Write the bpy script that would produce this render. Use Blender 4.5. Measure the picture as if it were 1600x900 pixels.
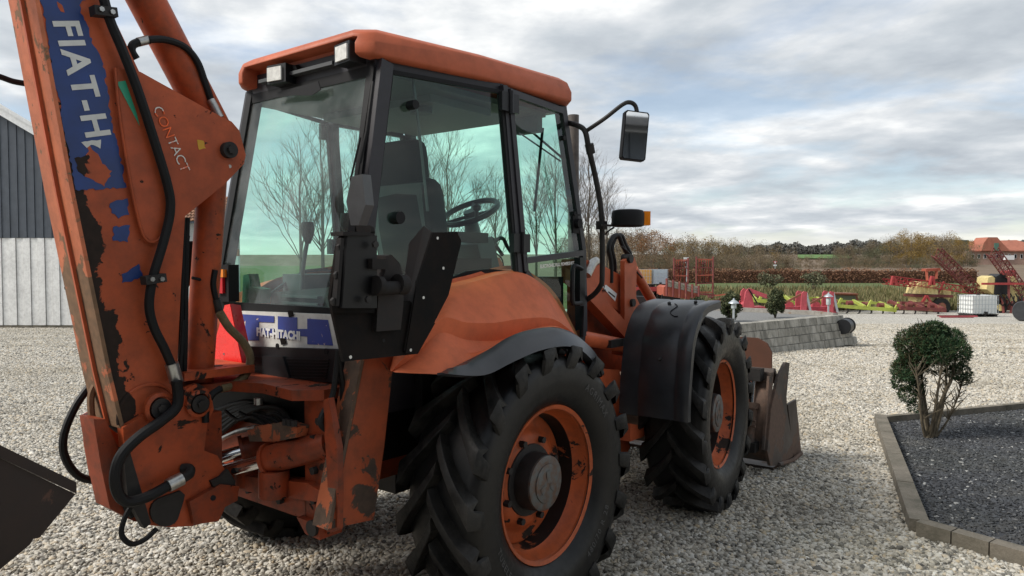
import bpy, bmesh, math, random
from mathutils import Vector as V, Matrix
rad = math.radians
for o in list(bpy.data.objects): bpy.data.objects.remove(o)
scn = bpy.context.scene
COL = scn.collection
# ---------------------------------------------------------------- camera
FPX = 1155.0; YAW = rad(38); PITCH = math.atan(40/1155)
CAM = V((-2.98, -3.226, 1.78))
cf = V((math.cos(YAW)*math.cos(PITCH), math.sin(YAW)*math.cos(PITCH), -math.sin(PITCH)))
cr = V((math.sin(YAW), -math.cos(YAW), 0)); cu = cr.cross(cf)
cd = bpy.data.cameras.new('camera'); cam = bpy.data.objects.new('camera', cd); COL.objects.link(cam)
cd.sensor_width = 36; cd.lens = 36*FPX/1600; cd.clip_start = .05; cd.clip_end = 4000
cam.matrix_world = Matrix(((cr.x, cu.x, -cf.x, CAM.x), (cr.y, cu.y, -cf.y, CAM.y), (cr.z, cu.z, -cf.z, CAM.z), (0, 0, 0, 1)))
scn.camera = cam
# ---------------------------------------------------------------- sky, sun, exposure
SUN_EL = rad(42); SUN_AZ = YAW + rad(104)          # direction towards the sun, measured from +X to +Y
world = bpy.data.worlds.new('World'); scn.world = world; world.use_nodes = True
nt = world.node_tree; nt.nodes.clear(); L = nt.links
def wn(t, **k):
    n = nt.nodes.new(t)
    for a, b in k.items(): setattr(n, a, b)
    return n
def wmath(op, a, b=None, c=None):
    n = wn('ShaderNodeMath', operation=op)
    for i, x in enumerate((a, b, c)):
        if x is None: continue
        if isinstance(x, (int, float)): n.inputs[i].default_value = x
        else: L.new(x, n.inputs[i])
    return n.outputs[0]
tc = wn('ShaderNodeTexCoord'); sep = wn('ShaderNodeSeparateXYZ'); L.new(tc.outputs['Generated'], sep.inputs[0])
zz = wmath('MAXIMUM', sep.outputs[2], 0.0); zd = wmath('ADD', zz, 0.15)
comb = wn('ShaderNodeCombineXYZ'); L.new(wmath('DIVIDE', sep.outputs[0], zd), comb.inputs[0]); L.new(wmath('DIVIDE', sep.outputs[1], zd), comb.inputs[1])
def cloud(scale, det, rough, off, dist=.4):
    mp = wn('ShaderNodeMapping'); mp.inputs['Location'].default_value = off; mp.inputs['Rotation'].default_value = (0, 0, YAW); mp.inputs['Scale'].default_value = (1.0, .9, 1)
    L.new(comb.outputs[0], mp.inputs[0])
    n = wn('ShaderNodeTexNoise'); n.inputs['Scale'].default_value = scale; n.inputs['Detail'].default_value = det; n.inputs['Roughness'].default_value = rough; n.inputs['Distortion'].default_value = dist
    L.new(mp.outputs[0], n.inputs['Vector']); return n.outputs[0]
def ramp(fac, stops):
    r = wn('ShaderNodeValToRGB'); L.new(fac, r.inputs[0]); e = r.color_ramp.elements
    while len(e) < len(stops): e.new(.5)
    for i, (p, c) in enumerate(stops): e[i].position = p; e[i].color = (*c, 1) if len(c) == 3 else c
    return r.outputs[0]
def wmix(f, a, b):
    n = wn('ShaderNodeMix', data_type='RGBA'); (L.new(f, n.inputs[0]) if not isinstance(f, (int, float)) else setattr(n.inputs[0], 'default_value', f)); L.new(a, n.inputs[6]); L.new(b, n.inputs[7]); return n.outputs[2]
sky = wn('ShaderNodeTexSky', sky_type='NISHITA', sun_disc=False, sun_elevation=SUN_EL, sun_rotation=math.pi/2-SUN_AZ)
c1 = cloud(1.5, 8, .52, (3.1, 1.7, 0), .15); c2 = cloud(3.6, 8, .56, (7.7, 4.2, 0), .1)
det = wmath('ADD', wmath('MULTIPLY', c1, .62), wmath('MULTIPLY', c2, .38))
ccol = ramp(det, [(.36, (3.0, 3.3, 3.65)), (.46, (3.8, 4.1, 4.4)), (.54, (4.8, 5.0, 5.2)), (.63, (6.7, 6.75, 6.7))])
cov = ramp(cloud(1.15, 6, .55, (9.4, 2.6, 0)), [(.36, (.45,)*3), (.50, (1,)*3)])
skyc = wmix(cov, sky.outputs[0], ccol)
gap = ramp(zz, [(.0, (1,)*3), (.022, (.8,)*3), (.045, (0,)*3)])
pale = wn('ShaderNodeRGB'); pale.outputs[0].default_value = (6.6, 6.45, 5.7, 1)
skyc = wmix(wmath('MULTIPLY', gap, .75), skyc, pale.outputs[0])
bg = wn('ShaderNodeBackground'); bg.inputs[1].default_value = .057; L.new(skyc, bg.inputs[0])
wo = wn('ShaderNodeOutputWorld'); L.new(bg.outputs[0], wo.inputs[0])
sd = bpy.data.lights.new('sun', 'SUN'); sd.energy = 1.5; sd.angle = rad(20); sd.color = (1, .95, .88)
sun = bpy.data.objects.new('sun', sd); COL.objects.link(sun)
sdir = V((math.cos(SUN_EL)*math.cos(SUN_AZ), math.cos(SUN_EL)*math.sin(SUN_AZ), math.sin(SUN_EL)))
sun.rotation_euler = (-sdir).to_track_quat('-Z', 'Y').to_euler(); sun.location = sdir*60
vs = scn.view_settings; vs.view_transform = 'Standard'; vs.look = 'None'; vs.exposure = 1.5; vs.gamma = 1; vs.use_curve_mapping = False
scn.render.resolution_x = 1024; scn.render.resolution_y = 576
# ---------------------------------------------------------------- pixel -> place helpers (a pixel gives only a direction)
def ray(u, v): return cf + cr*((u-800)/FPX) + cu*((450-v)/FPX)
def P(u, v, x=None, y=None, z=None, d=None):
    r = ray(u, v)
    t = (x-CAM.x)/r.x if x is not None else (y-CAM.y)/r.y if y is not None else (z-CAM.z)/r.z if z is not None else d
    return CAM + r*t
def ground_z(p):
    d = (V((p[0], p[1], 0)) - V((CAM.x, CAM.y, 0))).dot(V((math.cos(YAW), math.sin(YAW), 0)))
    if d < 14: return 0.0
    if d < 42: return -.04*(d-14) if d > 16 else -.04*(d-14)*(d-14)/2
    return -1.12
def G(u, v, lift=0):                              # where the pixel's ray meets the ground
    r = ray(u, v); t = 1.0
    for i in range(4000):
        p = CAM + r*t
        if p.z <= ground_z(p)+lift: return p
        t *= 1.003
    return p
def D(u, d, z):                                   # point at depth d and height z on column u
    r = ray(u, 410); p = CAM + r*d; p.z = z; return p
# ---------------------------------------------------------------- mesh builder
class MB:
    def __init__(s): s.v = []; s.f = []; s.sm = []
    def add(s, vs, fs, smooth=False):
        b = len(s.v); s.v += [tuple(x) for x in vs]; s.f += [tuple(b+i for i in f) for f in fs]; s.sm += [smooth]*len(fs); return s
    def prism(s, pts, ext):
        n = len(pts); ext = V(ext); a = [V(p) for p in pts]
        nrm = V((0, 0, 0))
        for i in range(n): nrm += (a[i]-a[0]).cross(a[(i+1) % n]-a[0])
        if nrm.dot(ext) > 0: a.reverse()
        vs = a + [p+ext for p in a]
        return s.add(vs, [tuple(range(n)), tuple(range(2*n-1, n-1, -1))] + [((i+1) % n, i, n+i, n+(i+1) % n) for i in range(n)])
    def box(s, c, d, R=None):
        c = V(c); hx, hy, hz = d[0]/2, d[1]/2, d[2]/2
        q = [V((sx*hx, sy*hy, sz*hz)) for sz in (-1, 1) for sx, sy in ((-1, -1), (1, -1), (1, 1), (-1, 1))]
        if R is not None: q = [R @ p for p in q]
        return s.add([c+p for p in q], [(3, 2, 1, 0), (4, 5, 6, 7), (0, 1, 5, 4), (1, 2, 6, 5), (2, 3, 7, 6), (3, 0, 4, 7)])
    def bar(s, a, b, w, h=None, up=(0, 0, 1)):
        a, b = V(a), V(b); h = h or w; t = (b-a).normalized(); up = V(up)
        if abs(t.dot(up)) > .98: up = V((1, 0, 0))
        sd = t.cross(up).normalized(); u2 = sd.cross(t)
        q = [p + sd*(x*w/2) + u2*(y*h/2) for p in (a, b) for x, y in ((-1, -1), (1, -1), (1, 1), (-1, 1))]
        return s.add(q, [(0, 1, 2, 3), (7, 6, 5, 4), (1, 0, 4, 5), (2, 1, 5, 6), (3, 2, 6, 7), (0, 3, 7, 4)])
    def tube(s, path, r, n=10, cap=True):
        path = [V(p) for p in path]; m = len(path); rs = r if isinstance(r, (list, tuple)) else [r]*m
        t0 = (path[1]-path[0]).normalized(); u = t0.orthogonal().normalized(); vs = []
        for i, p in enumerate(path):
            t = ((path[min(i+1, m-1)]-path[max(i-1, 0)])).normalized()
            u = (u - t*u.dot(t)).normalized(); w = t.cross(u)
            vs += [p + (u*math.cos(2*math.pi*k/n) + w*math.sin(2*math.pi*k/n))*rs[i] for k in range(n)]
        fs = [(i*n+k, i*n+(k+1) % n, (i+1)*n+(k+1) % n, (i+1)*n+k) for i in range(m-1) for k in range(n)]
        s.add(vs, fs, True)
        if cap: s.add(vs[:n], [tuple(range(n-1, -1, -1))]); s.add(vs[-n:], [tuple(range(n))])
        return s
    def cyl(s, a, b, r, n=20, r2=None): return s.tube([a, b], [r, r if r2 is None else r2], n)
    def lathe(s, prof, n=48, M=None, close=False):
        # prof = [(radius, axial)], axis is local +Y
        vs = []; m = len(prof)
        for k in range(n):
            a = 2*math.pi*k/n
            for r, h in prof: vs.append(V((r*math.cos(a), h, r*math.sin(a))))
        if M is not None: vs = [M @ p for p in vs]
        mm = m if close else m-1
        return s.add(vs, [(k*m+(i+1) % m, k*m+i, ((k+1) % n)*m+i, ((k+1) % n)*m+(i+1) % m) for k in range(n) for i in range(mm)], True)
    def loft(s, curves, smooth=True):
        n = len(curves[0]); vs = [p for c in curves for p in c]
        return s.add(vs, [(i*n+j, i*n+j+1, (i+1)*n+j+1, (i+1)*n+j) for i in range(len(curves)-1) for j in range(n-1)], smooth)
    def build(s, name, mat, parent=None, bevel=0, seg=2, weld=False, thick=0, sharp=35, kind=None, label=None):
        me = bpy.data.meshes.new(name); bm = bmesh.new()
        vv = [bm.verts.new(p) for p in s.v]; bm.verts.ensure_lookup_table()
        for f, sm in zip(s.f, s.sm):
            try: fc = bm.faces.new([vv[i] for i in f]); fc.smooth = sm or bevel > 0
            except ValueError: pass
        if weld: bmesh.ops.remove_doubles(bm, verts=bm.verts, dist=1e-4)
        if thick: bmesh.ops.recalc_face_normals(bm, faces=bm.faces); bmesh.ops.solidify(bm, geom=bm.faces[:], thickness=thick)
        if bevel:
            es = [e for e in bm.edges if len(e.link_faces) == 2 and e.calc_face_angle(0) > rad(25)]
            bmesh.ops.bevel(bm, geom=es, offset=bevel, segments=seg, profile=.5, affect='EDGES', clamp_overlap=True)
        bm.to_mesh(me); bm.free()
        if isinstance(mat, (list, tuple)):
            for m in mat: me.materials.append(m)
        else: me.materials.append(mat)
        try: me.set_sharp_from_angle(angle=rad(sharp))
        except Exception: pass
        o = bpy.data.objects.new(name, me); COL.objects.link(o)
        if parent is not None: o.parent = parent
        if kind: o['kind'] = kind
        if label: o['label'] = label
        return o
def thing(name, label, cat, loc=(0, 0, 0), group=None, rz=0):
    o = bpy.data.objects.new(name, None); COL.objects.link(o); o.empty_display_size = .2
    o.location = loc; o.rotation_euler = (0, 0, rz); o['label'] = label; o['category'] = cat
    if group: o['group'] = group
    return o
def tag(o, label, cat, group=None):
    o['label'] = label; o['category'] = cat
    if group: o['group'] = group
    return o
def dup(root, loc, rz=None, label=None, scale=None):
    r = root.copy(); COL.objects.link(r); r.location = loc
    if rz is not None: r.rotation_euler = (0, 0, rz)
    if scale is not None: r.scale = (scale,)*3 if not isinstance(scale, tuple) else scale
    if label: r['label'] = label
    for ch in list(root.children):
        c = ch.copy(); COL.objects.link(c); c.parent = r
        for g in list(ch.children):
            k = g.copy(); COL.objects.link(k); k.parent = c
    return r
def spline(pts, n=8):
    pts = [V(p) for p in pts]; out = []
    for i in range(len(pts)-1):
        p0 = pts[max(i-1, 0)]; p1 = pts[i]; p2 = pts[i+1]; p3 = pts[min(i+2, len(pts)-1)]
        for k in range(n):
            t = k/n; out.append(.5*((2*p1)+(p2-p0)*t+(2*p0-5*p1+4*p2-p3)*t*t+(3*p1-p0-3*p2+p3)*t**3))
    return out+[pts[-1]]
def text_mesh(txt, size, ext=.001, spacing=1.0, offset=0.0, shear=0):
    c = bpy.data.curves.new('t', 'FONT'); c.body = txt; c.size = size; c.extrude = ext; c.space_character = spacing; c.offset = offset; c.shear = shear; c.resolution_u = 3
    o = bpy.data.objects.new('t', c); COL.objects.link(o)
    bpy.context.view_layer.update()
    me = bpy.data.meshes.new_from_object(o.evaluated_get(bpy.context.evaluated_depsgraph_get()))
    vs = [v.co.copy() for v in me.vertices]; fs = [tuple(p.vertices) for p in me.polygons]
    bpy.data.objects.remove(o); bpy.data.curves.remove(c); bpy.data.meshes.remove(me)
    return vs, fs
def place_text(txt, size, origin, xdir, ydir, mat, name, parent, ext=.001, **k):
    vs, fs = text_mesh(txt, size, ext, **k); X = V(xdir).normalized(); Y = V(ydir).normalized(); Z = X.cross(Y)
    return MB().add([V(origin)+X*p.x+Y*p.y+Z*p.z for p in vs], fs).build(name, mat, parent)
# ---------------------------------------------------------------- materials
class Mat:
    def __init__(s, name):
        s.m = bpy.data.materials.new(name); s.m.use_nodes = True; s.t = s.m.node_tree; s.b = s.t.nodes['Principled BSDF']; s._c = None
        s.out = s.t.nodes['Material Output']
    def n(s, typ, **k):
        x = s.t.nodes.new(typ)
        for a, b in k.items(): setattr(x, a, b)
        return x
    def l(s, a, b): s.t.links.new(a, b)
    def coord(s):
        if s._c is None: s._c = s.n('ShaderNodeTexCoord').outputs['Object']
        return s._c
    def noise(s, scale, detail=5, rough=.55, off=0, stretch=None, dist=0):
        mp = s.n('ShaderNodeMapping'); mp.inputs['Location'].default_value = (off, off*1.7, off*.6); mp.inputs['Scale'].default_value = stretch or (1, 1, 1); s.l(s.coord(), mp.inputs[0])
        x = s.n('ShaderNodeTexNoise'); x.inputs['Scale'].default_value = scale; x.inputs['Detail'].default_value = detail; x.inputs['Roughness'].default_value = rough; x.inputs['Distortion'].default_value = dist
        s.l(mp.outputs[0], x.inputs['Vector']); return x.outputs[0]
    def ramp(s, fac, stops, interp='LINEAR'):
        r = s.n('ShaderNodeValToRGB'); s.l(fac, r.inputs[0]); e = r.color_ramp.elements; r.color_ramp.interpolation = interp
        while len(e) < len(stops): e.new(.5)
        for i, (p, c) in enumerate(stops): e[i].position = p; e[i].color = (c, c, c, 1) if isinstance(c, (int, float)) else (*c, 1)
        return r.outputs[0]
    def mix(s, f, a, b, mode='MIX'):
        x = s.n('ShaderNodeMix', data_type='RGBA', blend_type=mode)
        for i, q in ((0, f), (6, a), (7, b)):
            if isinstance(q, (int, float)): x.inputs[i].default_value = q if i == 0 else (q, q, q, 1)
            elif isinstance(q, (tuple, list)): x.inputs[i].default_value = (*q, 1)
            else: s.l(q, x.inputs[i])
        return x.outputs[2]
    def math(s, op, a, b=0):
        x = s.n('ShaderNodeMath', operation=op)
        for i, q in enumerate((a, b)):
            if isinstance(q, (int, float)): x.inputs[i].default_value = q
            else: s.l(q, x.inputs[i])
        return x.outputs[0]
    def bump(s, h, strength=.3, dist=.01):
        x = s.n('ShaderNodeBump'); x.inputs['Strength'].default_value = strength; x.inputs['Distance'].default_value = dist; s.l(h, x.inputs['Height']); s.l(x.outputs[0], s.b.inputs['Normal'])
    def set(s, **k):
        nm = dict(col='Base Color', rough='Roughness', metal='Metallic', spec='Specular IOR Level', coat='Coat Weight', emit='Emission Color', emits='Emission Strength', alpha='Alpha', trans='Transmission Weight')
        for a, q in k.items():
            i = s.b.inputs[nm[a]]
            if isinstance(q, (int, float)): i.default_value = q
            elif isinstance(q, (tuple, list)): i.default_value = (*q, 1)
            else: s.l(q, i)
        return s
def plain(name, col, rough=.5, metal=0, var=.12, scale=14, spec=.5, bump=0):
    m = Mat(name); n = m.noise(scale, 5, .6)
    c = m.mix(m.ramp(n, [(.3, 0.), (.72, 1.)]), tuple(x*(1-var) for x in col), tuple(min(1, x*(1+var)) for x in col))
    m.set(col=c, rough=m.math('ADD', m.math('MULTIPLY', n, .16), rough-.08), metal=metal, spec=spec)
    if bump: m.bump(m.noise(scale*6, 4), bump, .004)
    return m.m
def paint(name, col, chip=.5, cscale=5, under=(.022, .017, .014), rough=.42, dirt=.35, fade=.25, off=0., edge=None, spots=0.0, spec=.25):
    """worn machine paint: hard-edged chips down to dark rusty metal, grime film, sun fade"""
    m = Mat(name); big = m.noise(1.6, 3, .5, off); fine = m.noise(cscale, 8, .62, off+3, dist=.5)
    base = m.mix(m.ramp(big, [(.3, 0.), (.7, 1.)]), tuple(x*(1-fade) for x in col), tuple(min(1, x*(1+fade*.6)) for x in col))
    g = m.noise(9, 7, .7, off+8); base = m.mix(m.math('MULTIPLY', m.ramp(g, [(.42, 0.), (.75, 1.)]), dirt), base, (.06, .035, .025))
    th = m.math('ADD', m.math('MULTIPLY', fine, .72), m.math('MULTIPLY', big, .28))
    if edge:                                   # wear that follows a rubbed edge: (nx, nz, c, width, gain)
        sx = m.n('ShaderNodeSeparateXYZ'); m.l(m.coord(), sx.inputs[0]); ds_ = m.math('ADD', m.math('ADD', m.math('MULTIPLY', sx.outputs[0], edge[0]), m.math('MULTIPLY', sx.outputs[2], edge[1])), edge[2])
        eb = m.ramp(m.math('DIVIDE', ds_, edge[3]), [(0., edge[4]), (1., 0.)])
        if len(edge) > 5: eb = m.math('MULTIPLY', eb, m.ramp(m.math('SUBTRACT', edge[5], sx.outputs[2]), [(0., .25), (.35, 1.)]))
        th = m.math('ADD', th, eb)
    if spots: th = m.math('MAXIMUM', th, m.math('ADD', m.math('MULTIPLY', m.noise(17, 6, .6, off+6), .85), spots))
    c = 1-chip; mask = m.ramp(th, [(c-.008, 0.), (c+.008, 1.)])
    und = m.mix(m.noise(30, 4), under, (under[0]*3.5, under[1]*2.6, under[2]*2.1))
    m.set(col=m.mix(mask, base, und), rough=m.mix(mask, m.math('ADD', m.math('MULTIPLY', g, .25), rough-.10), .8), spec=spec)
    m.bump(m.math('ADD', m.math('MULTIPLY', mask, -1.), m.math('MULTIPLY', g, .12)), .25, .003)
    return m.m
OR = (.53, .098, .030)
M = {}
M['paint'] = paint('orange_paint', (.43, .08, .027), .385, 7, spots=.035, dirt=.75, under=(.012, .010, .009))
EA, EB = P(60, 0, y=-.16), P(172, 580, y=-.16); et = (EB-EA).normalized(); EN = (-et.z, et.x) if -et.z > 0 else (et.z, -et.x)
M['paint_grime_shade'] = paint('greasy_shaded_orange_paint', (.31, .056, .02), .40, 8, spots=.045, dirt=.95, under=(.010, .009, .008), off=2.2)  # greasy paint, base colour also darkened to paint in shade between the rear parts
M['paint_boom'] = paint('orange_boom_paint', (.48, .098, .036), .375, 6.5, off=1.3, dirt=.5, edge=(EN[0], EN[1], -(EA.x*EN[0]+EA.z*EN[1]), .11, .30, 2.42), spots=.05, under=(.012, .010, .009))
M['paint_worn'] = paint('orange_edge_paint', (.56, .17, .08), .44, 3.2, under=(.085, .064, .044), off=5, rough=.5, dirt=.5, edge=(0, 1, -1.25, 1.0, .10), spots=.02)
M['paint_clean'] = paint('orange_loader_paint', (.55, .12, .048), .33, 6, dirt=.3, spots=.0)
M['paint_rim'] = paint('orange_rim_paint', (.48, .10, .03), .43, 6, under=(.012, .01, .009), off=2, dirt=.6)
M['rimblack'] = paint('peeled_rim_band', (.014, .012, .011), .43, 5, under=(.16, .05, .02), off=4, dirt=.1)
M['leg_paint'] = paint('stabilizer_paint', (.34, .075, .03), .43, 4.5, under=(.03, .026, .023), off=7.7, dirt=.55)
M['leg_edge'] = paint('stabilizer_edge_paint', (.45, .125, .055), .50, 9, under=(.05, .042, .035), off=4.1, dirt=.3)
M['plastic_or'] = paint('orange_plastic', (.63, .143, .053), .12, 5, rough=.52, dirt=.32, fade=.16)
M['roof_or'] = paint('orange_roof_plastic', (.47, .115, .052), .12, 5, rough=.52, dirt=.35, fade=.16)
M['cabframe'] = plain('charcoal_cab_frame', (.026, .025, .030), .45, spec=.35, var=.2)
M['seal'] = plain('black_rubber_seal', (.009, .009, .010), .6, spec=.2)
M['blackpl'] = plain('black_plastic', (.012, .0125, .014), .42, spec=.28, var=.25, scale=6, bump=.08)
M['greypl'] = plain('grey_black_fender_plastic', (.026, .0275, .031), .33, var=.35, scale=5, bump=.06)
M['rubber'] = plain('hose_rubber', (.007, .007, .0075), .6, spec=.3, var=.3)
M['hosetan'] = plain('dirty_hose_sleeve', (.16, .12, .06), .8, var=.3, scale=30)
M['steel'] = plain('zinc_fitting_steel', (.42, .42, .40), .35, metal=.9, var=.25, scale=40)
M['chrome'] = plain('chrome_rod', (.75, .75, .74), .12, metal=1, var=.05)
M['iron'] = plain('dark_iron', (.026, .024, .023), .6, spec=.3, var=.4, scale=10, bump=.15)
M['pad'] = paint('black_pad_paint', (.0085, .008, .008), .35, 5, under=(.06, .035, .025), rough=.7, dirt=.2, fade=.3, off=6, spec=.10)
M['rusty'] = paint('rusty_lug_steel', (.10, .05, .03), .5, 8, under=(.05, .04, .035), rough=.7)
M['bucket'] = paint('brown_worn_bucket_steel', (.095, .078, .067), .5, 2.2, under=(.058, .048, .042), rough=.55, dirt=.5, fade=.4)
M['guard'] = paint('rust_brown_spill_guard', (.12, .052, .033), .45, 3, under=(.085, .038, .026), rough=.7, dirt=.4)
M['bucket_rear'] = paint('dark_digging_bucket_steel', (.030, .022, .020), .40, 3, under=(.045, .032, .028), rough=.5, dirt=.3)
M['white'] = plain('white_print', (.72, .73, .72), .5, var=.08)
M['whiteworn'] = paint('worn_white_letter', (.72, .73, .70), .36, 7, under=(.02, .06, .24), rough=.5, dirt=.2, off=9)
M['chalk'] = plain('white_paint_stick', (.75, .72, .68), .8)
M['blue'] = plain('blue_decal', (.008, .036, .165), .4, var=.25, scale=7)
M['bluelogo'] = paint('worn_blue_logo', (.05, .075, .30), .39, 9, under=(.30, .29, .27), rough=.45, dirt=.25)
M['silver'] = paint('worn_silver_plate', (.68, .68, .64), .37, 4, under=(.13, .125, .12), rough=.4, dirt=.35)
M['green'] = plain('green_sticker', (.02, .30, .17), .4)
M['yellowmark'] = plain('yellow_paint_mark', (.6, .33, .03), .7)
M['red'] = plain('red_reflector', (.80, .028, .022), .28, var=.08, spec=.6)
M['redd'] = plain('dark_red_reflector', (.48, .012, .018), .3)
M['amber'] = plain('amber_lens', (.75, .22, .01), .2)
M['lens'] = plain('work_light_lens', (.62, .62, .58), .12, var=.2, scale=40)
M['cloth'] = plain('dark_seat_cloth', (.009, .0095, .0105), .9, var=.3, scale=30)
M['interior'] = plain('grey_interior_plastic', (.05, .054, .056), .55)
M['interiorlt'] = plain('pale_interior_lining', (.10, .104, .105), .6)
def glassmat(name, tint, haze, hazecol, refl=1.0):
    m = Mat(name); m.t.nodes.remove(m.b)
    tr = m.n('ShaderNodeBsdfTransparent'); tr.inputs[0].default_value = (*tint, 1)
    df = m.n('ShaderNodeBsdfDiffuse'); dn = m.noise(3.5, 6, .6); df.inputs[0].default_value = (*hazecol, 1)
    gl = m.n('ShaderNodeBsdfGlossy'); gl.inputs['Roughness'].default_value = .02
    ge = m.n('ShaderNodeNewGeometry'); dt = m.n('ShaderNodeVectorMath', operation='DOT_PRODUCT'); m.l(ge.outputs['Normal'], dt.inputs[0]); m.l(ge.outputs['Incoming'], dt.inputs[1]); fz = m.math('ADD', m.math('MULTIPLY', m.math('POWER', m.math('SUBTRACT', 1., m.math('ABSOLUTE', dt.outputs['Value'])), 5.), .92), .045)
    m1 = m.n('ShaderNodeMixShader'); m.l(m.math('MULTIPLY', m.ramp(dn, [(.35, .15), (.7, 1.7)]), haze), m1.inputs[0]); m.l(tr.outputs[0], m1.inputs[1]); m.l(df.outputs[0], m1.inputs[2])
    m2 = m.n('ShaderNodeMixShader'); m.l(m.math('MULTIPLY', fz, refl), m2.inputs[0]); m.l(m1.outputs[0], m2.inputs[1]); m.l(gl.outputs[0], m2.inputs[2])
    m.l(m2.outputs[0], m.out.inputs[0]); return m.m
M['glass'] = glassmat('green_tinted_glass', (.73, .975, .89), .008, (.5, .55, .52))
M['glassrear'] = glassmat('dusty_green_rear_glass', (.75, .97, .90), .10, (.62, .65, .64))
m = Mat('mirror_glass'); m.set(col=(.75, .77, .78), metal=1., rough=.03); M['mirror'] = m.m
# tyre rubber: grey dust on worn faces, blackened and slick elsewhere
m = Mat('tyre_rubber'); a = m.noise(5, 6, .65); b = m.noise(38, 5, .6, 2)
m.set(col=m.mix(m.ramp(a, [(.38, 0.), (.75, 1.)]), (.0045, .0045, .0048), (.016, .0155, .0145)), rough=m.ramp(b, [(.3, .28), (.7, .5)]), spec=.28); m.bump(b, .12, .004); M['tyre'] = m.m
m = Mat('tyre_lug_rubber'); a = m.noise(7, 6, .7); b = m.noise(60, 5, .6, 2)
m.set(col=m.mix(m.ramp(a, [(.36, 0.), (.7, 1.)]), (.0045, .0045, .0045), (.034, .032, .029)), rough=m.ramp(b, [(.3, .36), (.7, .68)]), spec=.22); m.bump(b, .3, .004); M['lug'] = m.m
# ================================================================ the backhoe loader (X forward, Y left, rear axle above the origin)
BH = thing('backhoe_loader', 'worn orange backhoe loader with glazed cab standing on the gravel yard', 'backhoe loader')
def pin(a, b, r, mat, parent, name='pin', n=18, bevel=.004): return MB().cyl(a, b, r, n).build(name, mat, parent, bevel=bevel)
def pxpoly(pts, **k): return [P(u, v, **k) for u, v in pts]
def hose(pts, r, parent=None, name='hose', mat=None, n=8, seg=6, **k):
    q = [P(*p[:2], **(p[2] if len(p) > 2 else k)) for p in pts]
    return MB().tube(spline(q, seg), r, n).build(name, mat or M['rubber'], parent or BH)
def jag(pts, amp, seed, step=.012):
    rnd = random.Random(seed); out = []; n = len(pts)
    for i in range(n):
        a = V(pts[i]); b = V(pts[(i+1) % n]); L_ = (b-a).length; k = max(1, int(L_/step)); t = (b-a)/k
        sidew = V((-t.z, 0, t.x)).normalized() if abs(t.y) < 1e-6 else V((0, -t.z, t.y)).normalized()
        for j in range(k): out.append(a+t*j + sidew*(rnd.uniform(-1, 1)*amp*(1 if j else .4)) + t*(rnd.uniform(-.3, .3) if j else 0))
    return out
def ngon(pts, name, mat, parent, ext): return MB().prism(pts, ext).build(name, mat, parent)
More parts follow.
